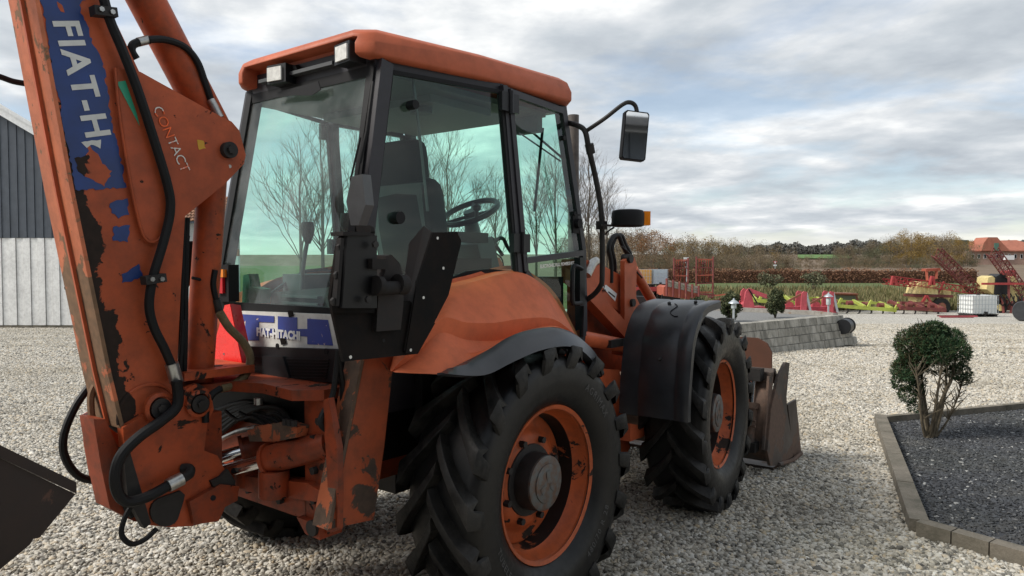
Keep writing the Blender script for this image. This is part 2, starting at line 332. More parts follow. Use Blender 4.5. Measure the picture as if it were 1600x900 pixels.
# ---------------------------------------------------------------- wheels
M['chalkworn'] = paint('worn_white_writing', (.75, .72, .66), .475, 9, under=(.40, .09, .035), rough=.8, dirt=.1)
HUBZ = .68; RT = .705
def make_wheel(name, X, side, seed, parent, steer=0.):
    """side -1 = right (outer face towards -Y); local axis Y, outer = -Y when side == -1"""
    piv = V((X, side*.985, HUBZ)); s = -side      # local y: outer face at negative for right wheels
    R0 = Matrix.Rotation(steer, 3, 'Z')
    def T(p): q = V((p[0], p[1] if side < 0 else -p[1], p[2])); return piv + R0 @ q
    def lat(prof, mat, nm, par, n=56, mats=None):
        mb = MB(); mb.lathe(prof, n); mb.v = [tuple(T(p)) for p in mb.v]
        if side > 0: mb.f = [tuple(reversed(f)) for f in mb.f]
        return mb.build(nm, mat, par, sharp=40)
    # rim: flange, barrel, dish
    rim = lat([(.372, -.150), (.392, -.158), (.395, -.150), (.388, -.138), (.372, -.132), (.362, -.105), (.352, -.075), (.340, -.06)], M['paint_rim'], 'wheel', parent)
    lat([(.340, -.06), (.335, -.03), (.332, .02), (.325, .045)], M['rimblack'], 'rim_barrel', rim)
    lat([(.326, .02), (.31, .012), (.28, .016), (.25, .0), (.235, -.018), (.21, -.026), (.13, -.028)], M['paint_rim'], 'rim_disc', rim)
    lat([(.185, -.02), (.18, -.034), (.145, -.036), (.142, -.10), (.138, -.118)], M['iron'], 'hub', rim, 32)
    lat([(.138, -.116), (.137, -.128), (.125, -.133), (.098, -.133), (.096, -.139), (.089, -.141), (.0005, -.142)], M['capmetal'], 'hub_cap', rim, 32)
    mb = MB()                                   # cast emblem: a three-lobed leaf on the cap
    for a in (90, 210, 330):
        mb.add([T((math.cos(rad(a+d))*r_, -.1445, math.sin(rad(a+d))*r_)) for r_, d in ((.012, 0), (.034, 26), (.066, 16), (.070, -16), (.034, -26))], [(0, 1, 2, 3, 4)])
    mb.build('cap_emblem', M['capmetal'], rim)
    for k in range(8):
        a = rad(45*k+20); c = (.208*math.cos(a), 0, .208*math.sin(a))
        MB().cyl(T((c[0], -.022, c[2])), T((c[0], -.055, c[2])), .018, 6).build('wheel_nut', M['iron'], rim, bevel=.002)
    # tyre carcass
    hw = .225
    prof = [(.380, -.128), (.392, -.150), (.42, -.178), (.47, -.205), (.53, -.214), (.585, -.210), (.615, -.205), (.632, -.19), (.640, -.15), (.646, -.07), (.648, 0),
            (.646, .07), (.640, .15), (.632, .19), (.615, .205), (.585, .21), (.53, .214), (.47, .205), (.42, .178), (.392, .15), (.38, .128)]
    ty = lat(prof, M['tyre'], 'tyre', rim, 96)
    # chevron lugs: curved bars that widen onto the shoulder
    lug = MB(); N = 18; rnd = random.Random(seed)
    for sd in (-1, 1):
        for i in range(N):
            ph0 = 2*math.pi*(i + (.5 if sd > 0 else 0))/N + seed
            rows = []; st = 9
            for j in range(st):
                t = j/(st-1); y = sd*(-.012 + t*(hw+.004)); ph = ph0 - .43*t**.85
                w = (.028 + .006*t + .016*max(0, t-.7)/.3)/.68
                top = RT - .010*t*t; bot = .628
                for dp, rr in ((-w*1.35, bot), (-w, top-.002), (-w*.8, top), (w*.8, top), (w, top-.002), (w*1.35, bot)):
                    yy = y if rr > .64 else y
                    rows.append((rr, yy, ph+dp))
            for dph, rr0, yl in ((-.05, .655, hw*1.0), (-.085, .605, .218), (-.10, .580, .209)):    # runs down the sidewall
                w = .040/.68
                for dp, ddr, dy in ((-w*1.2, 0, -.010), (-w, .0, .004), (-w*.8, 0, .007), (w*.8, 0, .007), (w, 0, .004), (w*1.2, 0, -.010)):
                    rows.append((rr0, sd*(yl+dy), ph0-.43+dph*.55+dp))
            vs = [T((r_*math.cos(p_), y_, r_*math.sin(p_)*1.0)) for r_, y_, p_ in [(r_, y_, math.pi-p_) for r_, y_, p_ in rows]]
            nn = len(rows)//6; fs = [(a*6+b, a*6+b+1, (a+1)*6+b+1, (a+1)*6+b) for a in range(nn-1) for b in range(5)] + [tuple(range(6)), tuple(range((nn-1)*6+5, (nn-1)*6-1, -1))]
            lug.add(vs, fs, True)
    lg = lug.build('tread_lugs', M['lug'], rim, sharp=28)
    bm = bmesh.new(); bm.from_mesh(lg.data); bmesh.ops.recalc_face_normals(bm, faces=bm.faces); bm.to_mesh(lg.data); bm.free(); lg.data.set_sharp_from_angle(angle=rad(28))
    if side < 0:                                 # moulded sidewall lettering
        for txt, a0, size, rr in (('AGRIMAX', rad(48), .052, .50), ('TUBELESS', rad(212), .042, .485), ('480/70 R 28', rad(318), .046, .48)):
            vs, fs = text_mesh(txt, size, .0, 1.25); Wd = max(p.x for p in vs)
            q = []
            for p in vs:
                if 180 < math.degrees(a0) < 360 and txt != 'AGRIMAX': a = a0 + (p.x-Wd/2)/rr; r_ = rr + .035 - p.y
                else: a = a0 - (p.x-Wd/2)/rr; r_ = rr + p.y
                yy = -.2115 - .003 if r_ > .5 else -.211 - (.003)
                yy = -(.205 + (r_-.47)/.06*.009) - .0035 if r_ < .53 else -.2175
                q.append(T((r_*math.cos(a), yy, r_*math.sin(a))))
            MB().add(q, fs).build('sidewall_lettering', M['tyretext'], rim)
    return rim
m = Mat('cast_cap_metal'); n_ = m.noise(25, 5); m.set(col=m.mix(m.ramp(n_, [(.4, 0.), (.62, 1.)]), (.105, .11, .108), (.11, .065, .045)), rough=.55, metal=.2); m.bump(n_, .3, .004); M['capmetal'] = m.m
M['tyretext'] = plain('moulded_letters', (.07, .07, .07), .6)
make_wheel('wheel', 0, -1, .12, BH); make_wheel('wheel', 2.15, -1, .3, BH, rad(7)); make_wheel('wheel', 0, 1, .22, BH); make_wheel('wheel', 2.15, 1, .05, BH, rad(7))
for X in (0, 2.15): MB().cyl((X, -.86, HUBZ), (X, .86, HUBZ), .10, 16).box((X, 0, HUBZ), (.42, .5, .34)).build('axle', M['iron'], BH, bevel=.01)
# ---------------------------------------------------------------- chassis
ch = MB(); ch.box((.55, 0, .82), (3.0, .62, .36)); ch.build('chassis', M['paint'], BH, bevel=.02)
MB().box((1.25, 0, 1.2), (.5, .8, .45)).box((2.05, 0, 1.13), (1.25, .66, .42)).build('engine_hood', M['paint'], BH, bevel=.05)
MB().box((2.70, 0, 1.18), (.05, .62, .62)).build('radiator_grille', M['blackpl'], BH, bevel=.02)
tk = pxpoly([(918, 575), (968, 578), (985, 700), (940, 760)], y=-.68); MB().prism(tk, (0, .35, 0)).build('side_tank', M['paint_clean'], BH, bevel=.02)
st = pxpoly([(985, 662), (1018, 668), (1021, 676), (985, 690)], y=-.85); MB().prism(st, (0, .22, 0)).build('step_bracket', M['paint_clean'], BH, bevel=.008)
MB().box((-.55, 0, .98), (.75, 1.05, .34)).build('under_cab_frame', M['seal'], BH, bevel=.01)
for yy in (-.70, .70): MB().box((.0, yy, 1.12), (.95, .05, .36)).build('wheel_housing', M['seal'], BH)
# ---------------------------------------------------------------- rear frame with swing cylinders
fr = MB(); XF = -.98
fr.box((XF, -.60, .90), (.035, .16, .57)); fr.box((XF, .60, .90), (.035, .16, .57))
fr.box((XF, 0, .70), (.035, 1.05, .11))
fr.build('rear_frame', M['paint_grime_shade'], BH, bevel=.006)
MB().prism([P(505, 625, x=-1.04), P(513, 622, x=-1.04), P(527, 700, x=-1.04), P(528, 770, x=-1.04), P(527, 828, x=-1.04), P(512, 834, x=-1.04), P(500, 790, x=-1.04), P(512, 760, x=-1.04), P(508, 690, x=-1.04)], (.03, 0, 0)).build('frame_cheek', M['paint_grime_shade'], BH, bevel=.005)
MB().prism([(-1.03, -.66, .66), (-1.03, -.50, .66), (-1.03, -.56, .60), (-1.03, -.66, .595)], (.12, 0, 0)).build('frame_foot', M['paint_grime_shade'], BH, bevel=.006)
c_ = V((-1.045, -.62, .64)); MB().cyl(c_, c_+V((.02, 0, 0)), .035, 16).build('frame_pin', M['iron'], BH, bevel=.006)
dk = [P(u, v, z=1.235) for u, v in ((322, 605), (392, 592), (470, 586), (560, 587), (592, 593), (590, 612), (520, 625), (455, 618), (400, 628), (330, 640))]
dk = [(-1.30, .42, 1.235), (-.80, .62, 1.235), (-.80, -.66, 1.235), (-1.0, -.66, 1.235), (-1.09, -.56, 1.235), (-1.06, -.30, 1.235), (-1.12, -.14, 1.235), (-1.34, -.12, 1.235)]
MB().prism(dk, (0, 0, -.045)).build('deck_plate', M['paint_grime_shade'], BH, bevel=.008)
MB().box((-1.18, .02, 1.285), (.34, .36, .035)).build('swing_deck_plate', M['paint'], BH, bevel=.02)
for a, b in ((-1.10, .10), (-1.14, -.06), (-1.25, .02)): MB().cyl((a, b, 1.3005), (a, b, 1.304), .026, 16).build('deck_hole', M['seal'], BH)
MB().box((-.93, 0, .97), (.03, 1.06, .50)).build('inner_bulkhead', M['seal'], BH)
for k in range(6): hose([(330, 690-k*9), (390, 640-k*3+4), (440, 640+k*4), (462, 690+k*6)], .013+.003*(k % 2), x=-.99+.006*k)
MB().tube(spline([P(342, 688, x=-1.05), P(372, 674, x=-1.05), P(400, 668, x=-1.05)], 4), .012, 8).build('hydraulic_pipe', M['steel'], BH)
tb = pxpoly([(385, 668), (440, 660), (465, 668), (462, 684), (430, 690), (390, 690)], x=-1.06); MB().prism(tb, (.06, 0, 0)).build('trunnion_cap', M['leg_edge'], BH, bevel=.006)
def swing(name, c, dx, yy, rod):
    c0 = P(*c, x=dx); r0 = P(*rod, y=yy)
    ax = (c0-r0).normalized()
    b = MB().cyl(c0-ax*.02, c0+ax*.30, .062, 22).build(name, M['paint_grime_shade'], BH, bevel=.006)
    MB().cyl(c0-ax*.035, c0-ax*.018, .074, 22).build('gland', M['paint_grime_shade'], b, bevel=.004)
    MB().cyl(c0-V((0, 0, .17)), c0-V((0, 0, .05)), .068, 22).build('trunnion', M['paint_grime_shade'], b, bevel=.006)
    MB().cyl(r0, c0, .030, 16).build('rod', M['chrome'], b)
    MB().cyl(r0-V((0, 0, .045)), r0+V((0, 0, .045)), .045, 16).build('rod_eye', M['iron'], b, bevel=.01)
swing('swing_cylinder', (428, 716), -1.06, -.02, (318, 744)); swing('swing_cylinder', (388, 702), -.98, .06, (310, 724))
MB().prism(pxpoly([(338, 752), (365, 742), (480, 755), (505, 770), (500, 785), (365, 765)], x=-1.03), (.08, 0, 0)).build('lower_swing_plate', M['paint_grime_shade'], BH, bevel=.006)
for y_, z_ in ((-.60, .75), (-.60, .88), (-.60, 1.02), (-.64, 1.10), (-.35, .70), (-.10, .70), (.15, .70)):
    MB().cyl((-1.0, y_, z_), (-1.022, y_, z_), .018, 6).build('frame_bolt', M['iron'], BH, bevel=.003)
for k in range(4): hose([(352+k*22, 642+k*2), (372+k*20, 656-k*3), (398+k*17, 652+k*3), (428+k*12, 676+k*5)], .008, x=-1.045+.008*k)
MB().cyl(P(404, 632, x=-1.06), P(404, 632, x=-1.06)+V((0, 0, .03)), .020, 12).build('hose_union', M['steel'], BH, bevel=.003)
for k in range(3): MB().cyl(P(446+k*7, 664+k, x=-1.07), P(446+k*7, 655+k, x=-1.07), .014, 6).build('cap_bolt', M['iron'], BH, bevel=.003)
# ---------------------------------------------------------------- swing casting and boom
YC = -.19
cast = pxpoly([(192, 668), (225, 648), (282, 628), (292, 607), (312, 600), (330, 612), (334, 640), (324, 662), (319, 704), (340, 712), (352, 735), (368, 752), (364, 778), (345, 790), (338, 812), (300, 822), (265, 824), (228, 820), (205, 770), (196, 717)], y=YC)
sc = MB().prism(cast, (0, .05, 0)).build('swing_casting', M['paint'], BH, bevel=.006)
MB().prism([p+V((0, .34, 0)) for p in cast], (0, .05, 0)).build('swing_casting', M['paint'], BH, bevel=.006)
MB().box(P(285, 760, y=0), (.34, .30, .16)).box(P(300, 690, y=0), (.12, .30, .3)).build('casting_web', M['paint_grime_shade'], sc, bevel=.01)
pear = [P(258+23*math.cos(a), 800-23*math.sin(a), y=YC-.012) for a in [rad(x) for x in range(110, 341, 20)]] + [P(287, 783, y=YC-.012), P(289, 773, y=YC-.012), P(282, 767, y=YC-.012)]
MB().prism(pxpoly([(330, 752), (345, 745), (356, 733), (368, 752), (366, 766), (350, 762), (338, 770)], y=YC-.022), (0, .02, 0)).build('rod_lug', M['iron'], sc, bevel=.006)
MB().prism(pxpoly([(296, 784), (345, 757), (374, 760), (371, 782), (352, 792), (342, 814), (304, 820)], y=YC-.03), (0, .028, 0)).build('lower_lug', M['paint_grime_shade'], sc, bevel=.006)
MB().cyl(P(333, 778, y=YC-.036), P(333, 778, y=YC-.02), .012, 12).build('lug_hole', M['seal'], sc)
MB().prism(pear, (0, .014, 0)).build('pin_plate', M['iron'], sc, bevel=.004)
for u, v, r in ((308, 630, .038), (247, 637, .042)):
    c = P(u, v, y=YC); MB().lathe([(r*1.55, 0), (r*1.55, -.022), (r*1.2, -.03), (r*1.15, -.022)], 24, Matrix.Translation(c)).build('pin_boss', M['paint'], sc)
    pin(c+V((0, .02, 0)), c-V((0, .03, 0)), r, M['iron'], sc); MB().cyl(c-V((0, .03, 0)), c-V((0, .042, 0)), r*.45, 6).build('pin_bolt', M['iron'], sc, bevel=.002)
YB = -.16; TB = .215
boomp = [(8, -260), (60, 0), (115, 300), (172, 580), (193, 668), (222, 690), (262, 678), (281, 640), (277, 573), (283, 440), (289, 338), (250, 230), (218, 113), (165, 0), (80, -260)]
boom = MB().prism(pxpoly(boomp, y=YB), (0, TB, 0)).build('boom', M['paint_boom'], BH, bevel=.010)
# worn rear flange strip with centre ridge
e0 = P(8, -260, y=YB); e1 = P(60, 0, y=YB); e2 = P(115, 300, y=YB); e3 = P(172, 580, y=YB); e4 = P(193, 668, y=YB)
mb = MB(); es = [e0, e1, e2, e3, e4]
for a, b in zip(es[:-1], es[1:]):
    mb.prism([a+V((-.016, -.012, 0)), b+V((-.016, -.012, 0)), b+V((-.001, -.012, 0)), a+V((-.001, -.012, 0))], (0, TB+.024, 0))
mb.build('rear_flange', M['paint_worn'], boom)
mb = MB()
for a, b in zip(es[:-1], es[1:]): mb.bar(a+V((-.022, TB*.42, 0)), b+V((-.022, TB*.42, 0)), .014, .014)
mb.build('flange_ridge', M['paint_clean'], boom)
MB().tube(spline([P(158, 700, y=.0), P(145, 660, y=.0), P(142, 620, y=.0), P(150, 600, y=0)], 4), .014, 6).build('flange_rib', M['paint_worn'], boom)
ch2 = pxpoly([(146, 655), (165, 655), (205, 745), (232, 815), (210, 815), (172, 795), (158, 730)], y=-.13); MB().prism(ch2, (0, .13, 0)).build('lower_boom_shield', M['paint_grime_shade'], sc, bevel=.005)
ch2 = pxpoly([(192, 700), (203, 705), (236, 818), (226, 826), (200, 780)], y=YC-.01); MB().prism(ch2, (0, .04, 0)).build('casting_edge', M['iron'], sc, bevel=.004)
# round weld plate at the boom foot
cc = P(232, 655, y=YB); MB().tube([cc + V((.125*math.cos(a), -.004, .125*math.sin(a)+.02)) for a in [rad(x) for x in range(-10, 200, 10)]], .007, 6).build('weld_bead', M['paint_boom'], boom)
# cylinder bracket plates
brk = [(180, 106), (219, 112), (345, 182), (362, 190), (374, 204), (384, 242), (381, 256), (351, 288), (291, 336), (262, 366), (240, 380), (224, 366), (205, 290)]
for yy in (YB-.022, .09):
    bp = MB().prism(pxpoly(brk, y=YB-.022) if yy < 0 else [p+V((0, .237, 0)) for p in pxpoly(brk, y=YB-.022)], (0, .022, 0)).build('cylinder_bracket', M['paint_boom2'] if 'paint_boom2' in M else M['paint_boom'], boom, bevel=.005)
MB().tube(spline([P(u, v, y=YB-.024) for u, v in ((180, 106), (187, 180), (205, 290), (222, 362), (236, 378), (250, 372), (258, 350))], 5), .006, 6).build('weld_bead', M['paint_boom'], boom)
c = P(355, 235, y=YB-.022); pin(c-V((0, .03, 0)), c+V((0, .27, 0)), .036, M['iron'], boom); MB().cyl(c-V((0, .03, 0)), c-V((0, .045, 0)), .02, 6).build('pin_bolt', M['iron'], boom, bevel=.002)
MB().cyl(P(359, 260, y=YB-.0235), P(359, 260, y=YB-.021), .008, 12).build('bracket_hole', M['lens'], boom)
ngon(jag(pxpoly([(308, 218), (318, 220), (322, 232), (311, 234)], y=YB-.0232), .004, 3, .01), 'paint_mark', M['yellowmark'], boom, (0, .002, 0))
# dipper cylinder and boom cylinder
def hyd(name, a, b, r, mat, parent, rod=None, rr=.03, gl=True):
    o = MB().cyl(a, b, r, 26).build(name, mat, parent, bevel=.006)
    if gl: t = (b-a).normalized(); MB().cyl(b-t*.035, b+t*.012, r*1.12, 26).build('gland', mat, o, bevel=.005)
    if rod is not None: MB().cyl(b, rod, rr, 16).build('rod', M['chrome'], o)
    return o
hyd('dipper_cylinder', P(345, 222, y=-.035), P(150, -150, y=-.035), .078, M['paint_boom3'] if 'paint_boom3' in M else M['paint'], boom, gl=False)
bc = hyd('boom_cylinder', P(310, 596, y=-.035), P(333, 262, y=-.035), .064, M['paint'], boom, gl=False)
MB().tube(spline([P(332, 432, y=-.03), P(322, 438, y=-.07), P(300, 434, y=-.075)], 4), .007, 6).build('cable_tie', M['rubber'], bc)
for u0, u1 in ((293, 290), (287, 283)): hose([(u0, 340), (u0-2, 430), (u1, 520), (u1-2, 590)], .011, y=-.10)
hose([(287, 500), (284, 545), (281, 585)], .010, y=-.17)
# hoses round the boom
hose([(150, -60), (168, 20), (192, 80), (215, 140), (238, 210), (262, 290), (266, 330), (255, 380), (240, 430), (233, 475), (240, 510), (257, 545), (270, 575)], .0195, y=YB-.05)
fer = MB().tube([P(268, 568, y=YB-.05), P(276, 597, y=YB-.05)], .028, 12).build('hose_ferrule', M['steel'], BH, bevel=.003)
hose([(276, 595), (277, 633), (253, 657), (218, 682), (190, 711), (180, 742), (184, 770), (200, 784), (231, 776), (266, 757)], .022, y=YC-.06, n=10)
MB().tube([P(262, 759, y=YC-.06), P(284, 748, y=YC-.06)], .029, 12).build('hose_ferrule', M['steel'], BH, bevel=.003)
MB().tube(spline([P(284, 748, y=YC-.06), P(295, 741, y=YC-.05), P(296, 733, y=YC-.03), P(285, 732, y=YC)], 4), .022, 10).build('hose_elbow', M['iron'], BH)
hose([(204, 792), (194, 812), (190, 835), (205, 850), (226, 843), (245, 826)], .011, y=YC-.03)
hose([(143, 600), (118, 635), (100, 680), (102, 715), (125, 745), (162, 752)], .017, y=.20)
hose([(-30, 112), (0, 120), (20, 127), (42, 131)], .012, y=.22)
hose([(213, 92), (206, 80), (208, 70), (222, 64)], .017, y=YB+.05); MB().tube([P(216, 66, y=YB+.05), P(232, 62, y=YB+.05)], .019, 12).build('hose_ferrule', M['steel'], BH)
hose([(232, 62), (258, 62), (288, 73), (308, 96), (320, 128), (330, 158)], .0155, y=YB+.04); MB().tube([P(329, 156, y=YB+.04), P(344, 184, y=YB+.02)], .019, 12).build('hose_ferrule', M['steel'], BH)
hose([(196, 730), (192, 760), (198, 790), (208, 806)], .016, y=-.14); hose([(186, 745), (190, 780), (204, 800)], .012, y=-.12); hose([(200, 715), (194, 750), (205, 800)], .014, y=-.1)
for (u, v), nm in (((162, 19), 'hose_clamp'), ((240, 436), 'hose_clamp')):
    c = P(u, v, y=YB-.055); k = MB().box(c, (.085, .05, .035), Matrix.Rotation(rad(-8), 3, 'Y')).build(nm, M['iron'], boom, bevel=.008)
    for dx in (-.02, .02): MB().cyl(c+V((dx, -.027, 0)), c+V((dx, -.035, 0)), .010, 6).build('clamp_bolt', M['steel'], k)
# side hose with dirty sleeve, at the boom cylinder foot
hose([(336, 422), (333, 445), (338, 470)], .014, y=-.10); MB().tube([P(338, 468, y=-.10), P(343, 488, y=-.10)], .018, 10).build('hose_ferrule', M['iron'], BH)
hose([(343, 488), (358, 512), (380, 535), (391, 560), (384, 585), (366, 600), (345, 607)], .019, y=-.13, mat=M['hosetan'], n=10)
hose([(345, 607), (330, 618), (322, 640), (321, 660)], .016, y=-.2)
MB().tube([P(330, 470, y=-.06), P(322, 560, y=-.06)], .009, 8).build('hydraulic_pipe', M['iron'], BH); MB().tube([P(322, 555, y=-.06), P(321, 575, y=-.06)], .022, 6).build('pipe_nut', M['iron'], BH)
# ---------------------------------------------------------------- boom decals
yd = YB-.0025
dec = pxpoly([(40, -120), (62, 0), (73, 40), (78, 90), (84, 130), (92, 150), (97, 190), (106, 230), (113, 262), (118, 296), (197, 293), (188, 245), (176, 200), (168, 140), (160, 95), (147, 72), (136, 40), (126, 20), (124, 8), (134, 0), (100, -120)], y=yd)
ngon(jag(dec, .006, 1), 'name_decal', M['blue'], boom, (0, .002, 0))
for pts, sdd in (([(172, 318), (200, 310), (202, 335), (185, 342), (174, 333)], 5), ([(177, 355), (203, 352), (200, 378), (177, 376)], 6), ([(190, 428), (218, 412), (224, 435), (190, 442)], 7)):
    ngon(jag(pxpoly(pts, y=yd), .006, sdd), 'decal_remnant', M['blue'], boom, (0, .002, 0))
ngon(jag(pxpoly([(116, 247), (133, 243), (139, 236), (136, 224), (150, 238), (160, 256), (175, 267), (163, 292), (140, 278), (122, 268)], y=yd-.0008), .005, 12), 'torn_patch', M['paint_boom'], boom, (0, .001, 0))
ngon(jag(pxpoly([(89, 2), (97, 8), (101, 20), (95, 18), (90, 10)], y=yd-.0008), .003, 13), 'torn_patch', M['paint_boom'], boom, (0, .001, 0))
tx = (P(160, 265, y=yd)-P(92, 30, y=yd)).normalized(); tx.y = 0; tx.normalize(); ty_ = V((-tx.z, 0, tx.x)); ty_ = -ty_ if ty_.x < 0 else ty_
def boomtext(txt, uv, size, mat, nm, y, off=.0, xd=None, yd_=None, **k): return place_text(txt, size, P(*uv, y=y), xd or tx, yd_ or ty_, mat, nm, boom, .0008, offset=off, **k)
boomtext('FIAT-H', (82, 30), .132, M['whiteworn'], 'decal_lettering', yd-.002, .0035, spacing=1.13)
ngon(jag(pxpoly([(127, 222), (158, 218), (157, 232), (142, 226), (136, 231)], y=yd-.002), .003, 21), 'decal_lettering', M['whiteworn'], boom, (0, .001, 0))
ngon(pxpoly([(182, 128), (196, 126), (214, 178), (218, 196)], y=YB-.0245), 'green_sticker', M['green'], boom, (0, .002, 0))
ngon(pxpoly([(255, 255), (268, 282), (266, 292), (259, 285)], y=YB-.0245), 'green_sticker', M['green'], boom, (0, .002, 0))
cx = (P(298, 292, y=YB)-P(243, 170, y=YB)); cx.y = 0; cx.normalize(); cy = V((-cx.z, 0, cx.x)); cy = -cy if cy.x < 0 else cy
boomtext('CONTACT', (238, 168), .060, M['chalkworn'], 'paint_stick_writing', YB-.0255, -.0005, cx, cy, spacing=.95)
# ---------------------------------------------------------------- digging bucket corner at the left
root = BH
b0 = [(118, 772), (62, 840), (52, 842), (47, 851), (0, 890), (-260, 990), (-330, 760), (-120, 600), (0, 716)]
bk = MB().prism([P(u, v, y=-.36) for u, v in b0], (0, .03, 0)).build('digging_bucket', M['bucket_rear'], BH, bevel=.006)
MB().prism([P(u, v, y=-.36) + V((0, .62, 0)) for u, v in b0], (0, .03, 0)).build('bucket_side', M['bucket_rear'], bk, bevel=.006)
top = [P(118, 772, y=-.36), P(0, 716, y=-.36), P(-120, 600, y=-.36), P(-330, 760, y=-.36), P(-260, 990, y=-.36)]
mb = MB()
for a, b in zip(top[:-1], top[1:]): mb.prism([a+V((0, -.01, .003)), b+V((0, -.01, .003)), b+V((0, -.01, .045)), a+V((0, -.01, .045))], (0, .67, 0))
mb.build('bucket_back', M['bucket_rear'], bk, bevel=.006)
# the dipper that carries it, reaching up beside the boom
dq = [P(-60, 640, y=-.1), P(-200, 690, y=-.1), P(-330, 0, y=-.1), P(-200, -330, y=-.1), P(-90, -320, y=-.1), P(-170, 0, y=-.1)]
MB().prism(dq, (0, .22, 0)).build('dipper', M['paint_boom'], BH, bevel=.01)
pin(P(30, -255, y=-.2), P(30, -255, y=-.2)+V((0, .42, 0)), .05, M['iron'], BH); MB().prism([P(8, -240, y=-.15), P(80, -240, y=-.15), P(60, -330, y=-.15), P(-210, -345, y=-.15), P(-160, -250, y=-.15)], (0, .3, 0)).build('boom_nose', M['paint_boom'], BH, bevel=.01)
# ---------------------------------------------------------------- stabilizers
def stabilizer(s):
    def X(p): return V((p.x, p.y*s, p.z))
    YL = -.78
    lp = [P(518, 826, y=YL), P(571, 556, y=YL), P(617, 545, y=YL), P(600, 700, y=YL), P(584, 812, y=YL)]
    leg = MB().prism([X(p) for p in lp], (0, .07*s, 0)).build('stabilizer_leg', M['leg_paint'], BH, bevel=.004)
    a, b = P(571, 556, y=YL), P(518, 826, y=YL)
    MB().prism([X(a+V((-.005, -.004, 0))), X(b+V((-.005, -.004, 0))), X(b+V((-.003, .10, 0))), X(a+V((-.003, .10, 0)))], V((-.018, 0, 0))).build('leg_edge', M['leg_edge'], leg, bevel=.002)
    pin(X(P(521, 700, y=-.66)), X(P(521, 700, y=-.66))+V((-.05, 0, 0)), .03, M['iron'], leg)
    MB().cyl(X(P(555, 690, y=-.62)), X(P(580, 540, y=-.62)), .045, 18).build('stabilizer_cylinder', M['leg_paint'], leg, bevel=.005)
    # pad: base plate with two folded wings, rubber block, lugs and cross pin
    YP = -1.07
    base = [(520, 489), (537, 565), (653, 553), (680, 505), (640, 470), (590, 470)]
    pad = MB().prism([X(P(u, v, y=YP+.017)) for u, v in base], (0, .014*s, 0)).build('stabilizer_pad', M['pad'], leg, bevel=.003)
    wing = [(641, 380), (664, 353), (676, 363), (653, 440), (634, 545), (625, 548), (632, 450)]
    w1 = [P(u, v, y=YP) for u, v in ((676, 363), (715, 363), (721, 378), (701, 461), (653, 553), (634, 552), (652, 440))]
    MB().prism([X(p) for p in w1], (0, .012*s, 0)).build('pad_wing', M['pad'], leg, bevel=.003)
    q = [P(641, 380, y=YP+.15), P(664, 353, y=YP+.10), P(676, 363, y=YP+.006), P(652, 440, y=YP+.006), P(634, 548, y=YP+.006), P(622, 545, y=YP+.08), P(632, 450, y=YP+.15)]
    MB().prism([X(p) for p in q], (-.008, 0, 0)).build('pad_wing_fold', M['padgrey'], leg, bevel=.002)
    fr_ = [(520, 489), (516, 465), (527, 385), (536, 363), (586, 363), (586, 489)]
    MB().prism([X(P(u, v, y=YP)) for u, v in fr_], (0, .014*s, 0)).build('pad_wing', M['pad'], leg, bevel=.003)
    blk = [(537, 368), (583, 368), (583, 481), (529, 481)]
    MB().prism([X(P(u, v, y=YP-.004)) for u, v in blk], (0, -.022*s, 0)).build('rubber_block', M['rubberblk'], leg, bevel=.012)
    mb = MB().prism([X(P(u, v, y=YP-.052)) for u, v in ((536, 362), (586, 362), (586, 368), (536, 368))], (0, .07*s, 0)).prism([X(P(u, v, y=YP-.052)) for u, v in ((578, 352), (584, 355), (586, 364), (580, 364))], (0, .08*s, 0))
    mb.bar(X(P(532, 372, y=YP-.055)), X(P(524, 478, y=YP-.055)), .024, .014); mb.build('block_frame', M['padgrey'], leg, bevel=.003)
    for u, v in ((533, 386), (528, 430), (523, 471), (588, 382), (577, 468)):
        c = X(P(u, v, y=YP-.062)); MB().cyl(c, c+V((0, .012*s, 0)), .014, 6).build('pad_bolt', M['iron'], leg, bevel=.003)
    for u, v in ((684, 372), (693, 419), (662, 465), (642, 547), (548, 558), (600, 532)):
        c = X(P(u, v, y=YP-.0015)); MB().cyl(c, c+V((0, .001*s, 0)), .0065, 10).build('pad_hole', M['lens'] if v != 532 else M['seal'], leg)
    lug = [(604, 400), (612, 398), (625, 412), (632, 440), (630, 480), (626, 515), (588, 518), (592, 450), (602, 425)]
    MB().prism([X(P(u, v, y=YP-.01)) for u, v in lug], (0, .24*s, 0)).build('pad_lug', M['padlug'], leg, bevel=.004)
    bx = [(582, 404), (606, 405), (607, 421), (582, 420)]
    MB().prism([X(P(u, v, y=YP-.05)) for u, v in bx], (0, .08*s, 0)).build('pad_stop', M['padgrey'], leg, bevel=.004)
    pin(X(P(588, 451, y=YP-.045)), X(P(634, 449, y=YP-.045)), .026, M['padgrey'], leg); pin(X(P(586, 446, y=YP-.045)), X(P(594, 447, y=YP-.045)), .038, M['padgrey'], leg); pin(X(P(620, 444, y=YP-.045)), X(P(632, 445, y=YP-.045)), .040, M['padgrey'], leg)
    return leg
M['padgrey'] = paint('greyed_pad_steel', (.018, .017, .017), .34, 6, under=(.11, .06, .04), rough=.6, spec=.15, dirt=.2, off=3)
M['rubberblk'] = plain('shiny_rubber_block', (.004, .004, .0045), .4, var=.3, spec=.3)
M['padlug'] = paint('rust_marked_lug', (.014, .012, .012), .40, 5, under=(.15, .055, .025), rough=.55, off=1)
stabilizer(1); stabilizer(-1)
hose([(528, 548), (524, 590), (519, 620), (503, 650), (502, 664), (512, 671), (526, 660), (534, 635), (535, 600), (527, 556)], .013, y=-.70)
